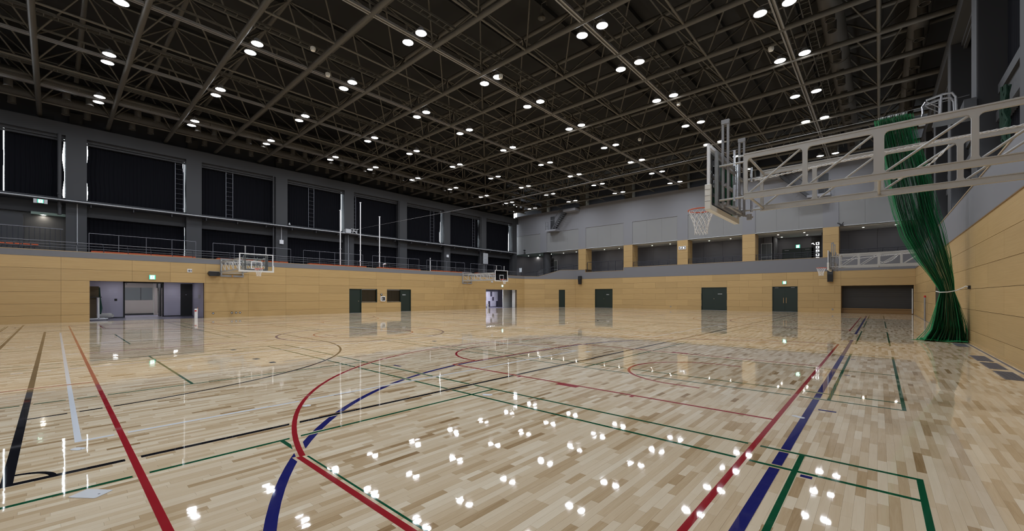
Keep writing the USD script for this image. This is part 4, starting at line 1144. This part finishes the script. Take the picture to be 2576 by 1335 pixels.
door_leaf(structure("door_1", "dark green door left of the left wall window"), on_left, 16.37, 17.44, 2.03, 1, knob=(17.2, 1.0))
door_leaf(structure("door_2", "dark green door with a small white plate, right of the left wall windows"), on_left, 21.32, 22.39, 2.03, 1, plate=(21.5, 1.50, 21.85, 1.56))
door_leaf(structure("door_3", "dark green flush double door, leftmost on the far wall"), on_far, -25.81, -23.45, 2.26, 2, plate=(-24.3, 1.56, -23.95, 1.62), knob=(-24.6, 1.1))
door_leaf(structure("door_4", "dark green flush double door in the middle of the far wall"), on_far, -13.48, -11.11, 2.28, 2, plate=(-11.95, 1.60, -11.55, 1.65), knob=(-12.3, 1.15))
door_leaf(structure("door_5", "dark green double door with brass pulls under an exit sign"), on_far, -7.3, -5.37, 2.28, 2, closers=True, pulls=True)
door_leaf(structure("door_6", "narrow black door in the angled corner wall"), on_chamfer, 4.42, 5.22, 2.2, 1)
for k, (a, b, lab) in enumerate(((17.44, 18.91, "dark office window right of the left green door"), (19.86, 21.32, "dark office window left of the green door with white plate"))):
    wn += 1
    w = structure(f"window_{wn}", lab)
    MB().plate(sbox(a, 0.86, b, 2.03).difference(sbox(a + 0.05, 0.95, b - 0.05, 1.95)), on_left, -0.2, -0.02).build("window_frame", M["door"], w)
    MB().plate(sbox(a + 0.02, 0.90, b - 0.16, 0.945), on_left, -0.16, -0.01).build("sill_rail", M["chrome"], w)
    MB().plate(sbox(a + 0.02, 1.955, b - 0.16, 1.99), on_left, -0.16, -0.01).build("head_rail", M["steel"], w)
    MB().plate(sbox(a + 0.05, 0.95, b - 0.05, 1.95), on_left, -0.12, -0.11).build("pane", M["glass"], w)
    MB().plate(sbox(a, 0.86, b, 2.03), on_left, -1.6, -1.5).build("room_wall", M["taupe"], w)
    m = MB()
    for q in np.arange(a + 0.06, b - 0.05, 0.022):
        m.plate(sbox(q, 0.95, q + 0.014, 1.95), on_left, -0.30, -0.28)
    m.build("blind", M["shutter"], w, kind="stuff")

sh = structure("door_7", "dark rolling shutter over a low wood base in the far right corner")
MB().box(-2.35, 2.0, YF + 0.75, YF + 0.85, 0.41, 2.35).build("shutter_core", M["shutter"], sh)
for k in range(24):
    z = 0.42 + 0.078 * k
    MB().box(-2.33, 1.98, YF + 0.735, YF + 0.75, z, z + 0.066).build("slat", M["shutter"], sh)
MB().box(-2.35, 2.0, YF + 0.50, YF + 0.85, 0.0, 0.33).box(-2.35, 2.0, YF + 0.46, YF + 0.85, 0.33, 0.41).build("base", M["dwood"], sh)
MB().box(-2.42, -2.34, YF + 0.2, YF + 0.85, 0, 2.3).box(2.0, 2.08, YF + 0.2, YF + 0.85, 0, 2.3).box(-2.4, 2.05, YF + 0.2, YF + 0.85, 2.28, 2.4).build("reveal", M["wood"], sh)
MB().box(1.90, 1.96, YF + 0.3, YF + 0.4, 0.05, 2.0).build("guide_rail", M["pad"], sh)
single("floor_slab", MB().box(-2.4, 2.08, YF + 0.0, YF + 0.9, -0.1, -0.001), M["sub"], None, None, kind="structure") if False else MB().box(-2.4, 2.08, YF + 0.02, YF + 0.9, -0.1, -0.002).build("alcove_floor", M["dwood"], sh)
t = thing("safety_post", "slim silver post with a red tip by the right wall near the shutter", "post", (1.98, 33.5, 0))
MB().cyl((0, 0, 0), (0, 0, 1.35), 0.045, 10).build("post", M["steel"], t, smooth=60)
MB().lathe([(0, 0.12), (0.04, 0.10), (0.05, 0.0), (0, 0)], (0, 0, 1.35), 12).build("tip", M["redp"], t, smooth=40)
rd = structure("door_8", "dark green door recess in the right wall behind the net")
MB().box(2.045, 2.075, 25.6, 28.5, 0.01, 2.2).build("leaf", M["door"], rd)

# ------------------------------------------------------------------ wide left doorway: lobby, corridor and what stands there
lob = structure("wall_lobby_left")
xb = -37.2
MB().box(xb - 0.1, xb, 0.4, 3.10, 0, 2.5).box(xb - 0.1, xb, 5.05, 6.75, 0, 2.5).box(xb - 0.1, xb, 3.10, 5.05, 2.33, 2.5).build("back_wall", M["lav"], lob)
MB().box(xb, XL - 0.2, 0.35, 0.45, 0, 2.5).build("side_wall", M["lav"], lob)
MB().box(xb, XL - 0.2, 6.72, 6.82, 0, 2.5).build("side_wall", M["lav"], lob)
fl2, ce2 = structure("floor_lobby"), structure("ceiling_lobby")
MB().box(xb, XL - 0.2, 0.35, 6.82, 2.42, 2.5).build("lobby_ceiling", M["soffit"], ce2)
MB().box(xb - 0.1, XL - 0.0, 0.35, 6.82, -0.1, -0.001).build("lobby_floor", M["lobby"], fl2)
MB().box(xb, xb + 0.012, 0.45, 3.1, 0.0, 0.06).box(xb, xb + 0.012, 5.05, 6.72, 0.0, 0.06).build("skirting", M["navy"], lob)
cor = structure("wall_corridor")
MB().box(-41.8, -41.7, -2, 9, 0, 2.7).build("corridor_wall", M["taupe"], cor)
MB().box(-41.7, xb - 0.1, -2, 9, 2.62, 2.7).build("corridor_ceiling", M["soffit"], ce2)
MB().box(-41.7, xb - 0.1, -2, 9, -0.1, -0.002).build("corridor_floor", M["lobby"], fl2)
MB().box(-41.7, -41.68, 2.5, 5.05, 1.12, 2.06).build("notice_panel", M["board"], cor)
MB().box(-41.70, -41.67, 4.36, 4.40, 1.12, 2.06).build("panel_joint", M["blackp"], cor)
MB().box(-41.7, -41.6, 2.0, 5.1, 0.0, 0.12).build("skirting", M["blackp"], cor)
MB().box(-41.7, -41.3, 5.1, 5.16, 0.0, 2.6).build("pilaster", M["soffit"], cor)
MB().box(-41.3, -41.2, 5.1, 8.0, 0.0, 2.6).build("corridor_pier", M["taupe"], cor)
for x, y, r, nm in ((-36.2, 2.6, 0.12, "left"), (-36.2, 5.6, 0.12, "right")):
    t = thing("lobby_light", f"small round ceiling light inside the wide left doorway, {nm} one", "light", (x, y, 2.41))
    MB().lathe([(0, 0), (r, 0)], n=18).build("lens", M["lobby_light"], t)
    MB().lathe([(r, -0.004), (r + 0.03, 0.004)], n=18).build("ring", M["whitep"], t)
t = thing("lobby_light", "long ceiling light in the corridor beyond the left doorway", "light", (-39.5, 4.0, 2.6))
MB().box(-0.15, 0.15, -1.2, 1.2, 0.0, 0.01).build("lens", M["lobby_light"], t)
MB().box(-0.2, 0.2, -1.25, 1.25, 0.005, 0.03).build("case", M["whitep"], t)
d9 = structure("door_9", "black framed open doorway with its leaf folded back, inside the left lobby")
MB().box(xb - 0.02, xb + 0.03, 3.04, 3.12, 0, 2.36).box(xb - 0.02, xb + 0.03, 5.02, 5.1, 0, 2.36).box(xb - 0.02, xb + 0.03, 3.04, 5.1, 2.30, 2.40).build("door_frame", M["blackp"], d9)
MB().box(xb - 1.0, xb - 0.05, 4.93, 4.99, 0.02, 2.29).build("leaf", M["blackp"], d9)
MB().box(xb - 0.95, xb - 0.90, 4.89, 4.93, 0.2, 2.0).build("edge_strip", M["chrome"], d9)
MB().box(xb - 0.3, xb - 0.02, 3.2, 3.24, 2.22, 2.26).build("closer_arm", M["steel"], d9)
single("wall_switch", MB().box(xb, xb + 0.02, 2.62, 2.75, 1.12, 1.25), M["blackp"], "small black switch plate on the lavender lobby wall", "switch")
single("corridor_sign", MB().box(-41.2, -41.16, 5.22, 5.66, 2.06, 2.38), M["blackp"], "small dark framed sign high on the corridor wall", "sign")
d10 = structure("door_10", "black door standing at the right end of the left lobby")
MB().box(xb + 0.02, xb + 0.07, 6.02, 6.68, 0.01, 2.3).build("leaf", M["blackp"], d10)
MB().box(xb + 0.07, xb + 0.09, 6.28, 6.36, 1.5, 1.53).build("peephole", M["chrome"], d10)
single("lobby_sign", MB().box(-35.4, -34.9, 6.70, 6.718, 1.25, 1.5), M["lightgrey"], "pale sign sheet on the right side wall of the left lobby", "sign")
t = thing("bollard", "short white post with a red band at the right of the left doorway", "post", (-32.72, 6.08, 0.0))
MB().box(-0.06, 0.06, -0.08, 0.08, 0.0, 0.62).build("body", M["whitep"], t)
MB().box(0.06, 0.068, -0.08, 0.02, 0.44, 0.52).build("red_label", M["redp"], t)
MB().cyl((0, 0.09, 0.4), (0, 0.10, 0.70), 0.012, 8).build("handle", M["ballor"], t)
t = thing("bollard", "short white post at the left of the far locker doorway", "post", (-32.65, 32.42, 0.0))
MB().cyl((0, 0, 0), (0, 0, 0.46), 0.07, 12).build("body", M["whitep"], t, smooth=60)
MB().lathe([(0, 0.1), (0.085, 0.1), (0.085, 0), (0, 0)], (0, 0, 0.44), 14).build("cap", M["whitep"], t, smooth=40)
ct = thing("mat_trolley", "white framed trolley stacked with brown boards and a green cover in the left lobby", "trolley", (-34.2, 1.62, 0))
for dx, dy in ((0.0, 0.12), (-0.5, -0.0)):
    MB().box(dx - 0.03, dx + 0.03, dy - 0.04, dy + 0.04, 0.1, 1.36).build("upright", M["whitep"], ct)
MB().box(-0.03, 0.03, -0.28, 0.52, 0.06, 0.13).box(-0.53, -0.47, -0.28, 0.4, 0.06, 0.13).box(-0.5, 0.0, 0.08, 0.16, 0.07, 0.12).build("base_bar", M["whitep"], ct)
for dy in (-0.24, 0.48):
    MB().cyl((-0.02, dy, 0.035), (0.02, dy, 0.035), 0.034, 12).build("caster", M["blackp"], ct)
MB().box(-0.62, -0.1, -0.28, 0.14, 1.38, 2.0).box(-0.62, -0.15, -0.3, 0.05, 0.14, 1.34).build("boards", M["brownbox"], ct)
MB().box(-0.7, 0.05, -0.3, 0.25, 1.345, 1.385).build("tray", M["blackp"], ct)
MB().tube([(-0.35, 0.17, 1.95), (-0.33, 0.19, 1.3), (-0.34, 0.24, 0.7), (-0.33, 0.22, 0.35)], [0.03, 0.045, 0.06, 0.03], 8).build("green_cover", M["greenc"], ct, smooth=60)
rl = thing("rolled_mat", "white rolled mat lying on the floor behind the trolley in the left lobby", "mat", (-36.3, 1.55, 0.16))
MB().tube([(0.0, y, 0.02 + 0.02 * math.sin(3 * y)) for y in np.linspace(-0.95, 0.88, 24)], [0.13] + [0.155 + 0.012 * math.sin(k * 1.3) for k in range(22)] + [0.14], 16).build("roll", M["mat_white"], rl, smooth=60)
MB().tube([(0.02, 0.89, 0.02), (0.0, 0.895, 0.02)], [0.1, 0.08], 14).build("end", M["pad"], rl)

# ------------------------------------------------------------------ far left doorway: wall of lockers
lk = structure("wall_locker_room")
MB().box(-38.0, XL - 0.2, 31.2, 31.3, 0, 2.5).box(-38.0, XL - 0.2, 42.5, 42.6, 0, 2.5).build("side_wall", M["lav"], lk)
MB().box(-38.1, -38.0, 31.2, 42.6, 0, 2.5).build("back_wall", M["lav"], lk)
MB().box(-38.0, XL - 0.25, 31.2, 42.6, 2.42, 2.5).build("room_ceiling", M["lockerd"], ce2)
MB().box(-38.0, XL - 0.0, 31.2, 42.6, -0.1, -0.001).build("room_floor", M["lobby"], fl2)
MB().box(-33.6, -33.0, 37.55, 37.65, 0, 2.3).box(-34.6, -34.5, 36.9, 38.5, 0, 2.2).build("partition", M["soffit"], lk)
xk = -36.6
for c in range(6):
    y0 = 33.95 + 0.70 * c
    t = thing("locker", f"lavender white steel locker with dark compartments, {ORD[c]} from the left in the far doorway", "locker", (xk, y0, 0))
    MB().box(-0.5, 0.0, 0.0, 0.69, 0.06, 1.98).build("body", M["locker"], t)
    MB().box(-0.48, -0.02, 0.02, 0.67, 0.0, 0.06).build("plinth", M["lockerd"], t)
    opens = {0: ((0.02, 0.33, 0.80, 1.30),), 1: ((0.36, 0.67, 0.08, 0.78), ), 2: ((0.02, 0.33, 1.36, 1.95), (0.36, 0.67, 0.82, 1.30)), 3: ((0.36, 0.67, 0.08, 0.78),), 4: ((0.02, 0.33, 1.36, 1.95), (0.36, 0.67, 0.82, 1.30)), 5: ((0.36, 0.67, 0.08, 0.78),)}[c]
    for a, b, z0, z1 in opens:
        MB().box(0.0, 0.012, a, b, z0, z1).build("dark_door", M["lockerd"], t)
    for a in (0.02, 0.36):
        for z0, z1 in ((0.08, 0.78), (0.82, 1.32), (1.36, 1.95)):
            if not any(abs(a - o[0]) < 0.05 and abs(z0 - o[2]) < 0.08 for o in opens):
                MB().box(0.0, 0.012, a, a + 0.31, z0, z1).build("locker_door", M["locker"], t)
                MB().box(0.012, 0.02, a + 0.24, a + 0.27, (z0 + z1) / 2, (z0 + z1) / 2 + 0.05).build("latch", M["lockerd"], t)
t = thing("lobby_light", "ceiling light inside the far locker doorway", "light", (-35.2, 35.4, 2.41))
MB().box(-0.15, 0.15, -1.3, 1.3, 0.0, 0.008).build("lens", M["lobby_light"], t)
MB().box(-0.18, 0.18, -1.33, 1.33, 0.003, 0.012).build("case", M["whitep"], t)

# ------------------------------------------------------------------ far gallery fittings
def gallery_rail(lab, x0, x1, posts, z0=4.75, h=0.52):
    t = thing("gallery_rail", lab, "railing", (0, YF + 0.1, z0))
    for z, r in ((h, 0.022), (h * 0.68, 0.014), (h * 0.36, 0.014)):
        MB().cyl((x0, 0, z), (x1, 0, z), r, 8).build("bar", M["navy"], t, smooth=60)
    for x in np.linspace(x0 + 0.03, x1 - 0.03, posts):
        MB().tube([(x + 0.03, 0, h), (x, 0, h * 0.7), (x, 0.0, 0.0)], 0.020, 6).build("post", M["navy"], t)


gallery_rail("dark three-bar gallery rail in the bay left of the clock", -20.9, -15.95, 6)
gallery_rail("dark three-bar gallery rail in the bay right of the clock", -14.8, -9.78, 7)
gallery_rail("dark three-bar gallery rail before the gallery doors", -8.65, -3.62, 6)
gallery_rail("dark three-bar gallery rail above the far right hoop arm", -2.45, 2.0, 6)
t = thing("gallery_rail", "dark framed glass rail in the lowered bay of the far gallery", "railing", (0, YF + 0.12, 4.39))
MB().cyl((-27.0, 0, 1.18), (-22.15, 0, 1.18), 0.025, 8).build("bar", M["navy"], t, smooth=60)
for x in np.linspace(-26.95, -22.2, 6):
    MB().box(x - 0.02, x + 0.02, -0.02, 0.02, 0.0, 1.18).build("post", M["navy"], t)
t = thing("gallery_rail", "sloping dark rail behind the angled corner parapet", "railing", (0, 0, 0))
p = [on_chamfer(np.array(u), np.array(z), np.array(-0.25)) for u, z in ((1.6, 4.55), (4.6, 5.3), (6.5, 5.35))]
q = [on_chamfer(np.array(u), np.array(z), np.array(-0.25)) for u, z in ((1.6, 4.15), (4.6, 4.95), (6.5, 5.0))]
for P_ in (p, q):
    MB().tube([tuple(float(c) for c in a) for a in P_], 0.02, 8).build("bar", M["navy"], t, smooth=60)
for u, z in ((1.6, 4.55), (2.6, 4.8), (3.6, 5.05), (4.6, 5.3), (6.4, 5.35)):
    a = [float(c) for c in on_chamfer(np.array(u), np.array(z), np.array(-0.25))]
    MB().cyl((a[0], a[1], z - 0.95), tuple(a), 0.018, 6).build("post", M["navy"], t)
MB().cyl((-38.6, 46.0, 4.75), (-28.2, 46.0, 5.55), 0.018, 6).build("rear_bar", M["navy"], t)

def gallery_door(name, lab, x0, x1, z0, z1, y, mat):
    s = structure(name, lab)
    MB().box(x0, x1, y - 0.03, y, z0, z1).build("leaf", mat, s)
    m = MB()
    for a, b, c, d in ((x0 - 0.06, x0, z0, z1), (x1, x1 + 0.06, z0, z1), (x0 - 0.06, x1 + 0.06, z1, z1 + 0.06), (x0, x1, z0 + (z1 - z0) * 0.42, z0 + (z1 - z0) * 0.42 + 0.06)):
        m.box(a, b, y - 0.05, y, c, d)
    m.build("door_frame", M["lightgrey"], s)
    MB().box((x0 + x1) / 2 - 0.015, (x0 + x1) / 2 + 0.015, y - 0.045, y, z0, z1).build("mullion", M["steel"], s)


gallery_door("window_40", "white framed gallery window left of the gallery double doors", -8.9 + 0.15, -7.9, 4.3, 6.6, 47.29, M["board"])
gallery_door("window_41", "white framed gallery window right of the round column", -35.1, -33.9, 4.2, 6.4, 47.49, M["board"])
s = structure("door_11", "dark double doors at the back of the far gallery under an exit sign")
for a, b in ((-7.3, -5.7), (-5.68, -4.75)):
    MB().box(a, b, 49.30, 49.35, 4.06, 6.15).build("leaf", M["door"], s)
for x in (-7.1, -5.4):
    MB().box(x, x + 0.35, 49.24, 49.30, 5.98, 6.03).build("door_closer", M["steel"], s)
t = thing("picture_sign", "tall black sign with a column of white pictograms beside the gallery doors", "sign", (-4.45, 49.30, 4.3))
MB().box(-0.45, 0.35, 0.0, 0.05, 0.0, 2.9).build("board", M["blackp"], t)
for k in range(6):
    z = 0.28 + 0.36 * k
    MB().plate(sbox(-0.12, z, 0.16, z + 0.25).difference(unary_union([Point(0.02, z + 0.14).buffer(0.05 + 0.012 * (k % 3)), sbox(-0.02, z + 0.02, 0.05, z + 0.07)])), lambda u, v, d: (u, -d, v), 0.0, 0.006).build("pictogram", M["led"], t)
MB().plate(LineString([(-0.42, 2.22), (-0.33, 2.26), (-0.28, 2.18), (-0.22, 2.13)]).buffer(0.035), lambda u, v, d: (u, -d, v), 0.0, 0.006).build("arrow", M["led"], t)
t = thing("picture_sign", "black sign with white pictograms half hidden behind the round column", "sign", (-35.0, 47.44, 3.6))
MB().box(-0.9, 0.5, 0.0, 0.05, 0.0, 3.2).build("board", M["blackp"], t)
for k in range(6):
    MB().box(-0.45, -0.15, -0.006, 0.0, 0.6 + 0.42 * k, 0.85 + 0.42 * k).build("pictogram", M["led"], t)
bt = thing("bench", "orange bench in the far left corner gallery", "bench", (-37.1, 45.6, 3.45))
MB().box(-1.4, 1.4, -0.2, 0.2, 0.42, 0.47).build("seat", M["orange"], bt)
for x in (-1.2, 0, 1.2):
    MB().box(x - 0.03, x + 0.03, -0.15, 0.15, 0, 0.42).build("leg", M["navy"], bt)
ch = thing("folded_chairs", "stack of folded grey chairs on a trolley in the far left gallery", "chair trolley", (-35.4, 46.2, 3.45))
for k in range(5):
    MB().box(-0.6 + 0.22 * k, -0.45 + 0.22 * k, -0.3, 0.3, 0.5, 1.55 + 0.08 * (k % 2)).build("chair_back", M["hoop_grey"], ch)
    MB().tube([(-0.6 + 0.22 * k, -0.25, 0.05), (-0.5 + 0.22 * k, -0.3, 0.5), (-0.4 + 0.22 * k, -0.28, 0.05)], 0.02, 6).build("chair_leg", M["steel"], ch)
MB().box(-0.75, 0.75, -0.35, 0.35, 0.02, 0.08).build("base", M["steel"], ch)
single("notice_sheet", MB().box(-39.3, -38.75, 45.4, 45.43, 4.85, 5.5), M["lightgrey"], "pale notice sheet on the dark wall of the corner gallery", "notice")
single("wall_camera", MB().box(-37.0, -36.8, YF - 0.25, YF, 7.35, 7.45).cyl((-36.9, YF - 0.15, 7.45), (-36.9, YF - 0.15, 7.7), 0.04, 8).box(-36.98, -36.82, YF - 0.3, YF - 0.05, 7.7, 7.85), M["blackp"], "small dark camera on the upper wall above the curved soffit", "camera")
single("wall_camera", MB().box(-2.45, -2.2, YF - 0.12, YF, 7.30, 7.38).bar((-2.6, YF - 0.2, 7.55), (-2.3, YF - 0.1, 7.36), 0.05, 0.05).cyl((-2.3, YF - 0.1, 7.38), (-2.2, YF - 0.1, 7.58), 0.03, 8), M["blackp"], "dark spotlight bracket beside the last wood column", "camera")


def catwalk_stair(lab, x0, x1, xt0, xt1, z0, z1, xp):
    """Steel stair against the upper far wall: lower landing at xp, upper landing at the roof."""
    t = thing("catwalk_stair", lab, "stair", (0, YF, 0))
    MB().box(min(xp), max(xp), -1.0, 0.0, z0 - 0.22, z0).build("lower_landing", M["grey"], t)
    MB().box(min(xt0, xt1), max(xt0, xt1), -1.1, 0.0, z1 - 0.32, z1).build("upper_landing", M["grey"], t)
    for y in (-0.9, -0.2):
        MB().bar((x0, y, z0 - 0.05), (x1, y, z1 - 0.15), 0.05, 0.24).build("stringer", M["dgrey"], t)
    n = 11
    for k in range(1, n):
        f = k / n
        x, z = x0 + (x1 - x0) * f, z0 + (z1 - z0) * f - 0.06
        MB().box(x - 0.12, x + 0.12, -0.9, -0.2, z - 0.02, z + 0.02).build("tread", M["dgrey"], t)
    for y in (-0.92,):
        MB().cyl((x0, y, z0 + 0.85), (x1, y, z1 + 0.75), 0.022, 6).build("handrail", M["dgrey"], t)
    a = xp[0]
    MB().tube([(a, -0.95, z0), (a, -0.95, z0 + 1.05), (a + 0.35 * np.sign(x1 - x0), -0.95, z0 + 1.0), (a + 0.4 * np.sign(x1 - x0), -0.95, z0)], 0.022, 6).cyl((a, -0.95, z0 + 0.5), (a + 0.4 * np.sign(x1 - x0), -0.95, z0 + 0.5), 0.015, 6).build("landing_rail", M["dgrey"], t)
    for x in (xt0 + 0.2 * np.sign(xt1 - xt0), (xt0 + xt1) / 2):
        MB().cyl((x, -0.9, z1), (x, -0.9, z1 + 0.9), 0.02, 6).build("post", M["dgrey"], t)
    return t


catwalk_stair("grey steel stair to the roof catwalk at the left of the far wall", -31.7, -29.75, -29.75, -27.95, 10.05, 12.35, (-32.6, -31.0))
s = structure("door_12", "dark hatch door beside the left catwalk stair")
MB().box(-32.5, -31.85, YF - 0.03, YF - 0.0, 10.1, 11.9).build("leaf", M["blackp"], s)
MB().box(-32.52, -31.83, YF - 0.05, YF - 0.03, 11.40, 11.46).build("bar", M["grey"], s)
catwalk_stair("grey steel stair to the roof catwalk at the right of the far wall", -4.5, -6.6, -6.6, -8.4, 10.05, 12.35, (-3.0, -4.6))
s = structure("door_13", "dark hatch door beside the right catwalk stair")
MB().box(-3.9, -3.2, YF - 0.03, YF - 0.0, 10.1, 11.9).build("leaf", M["blackp"], s)
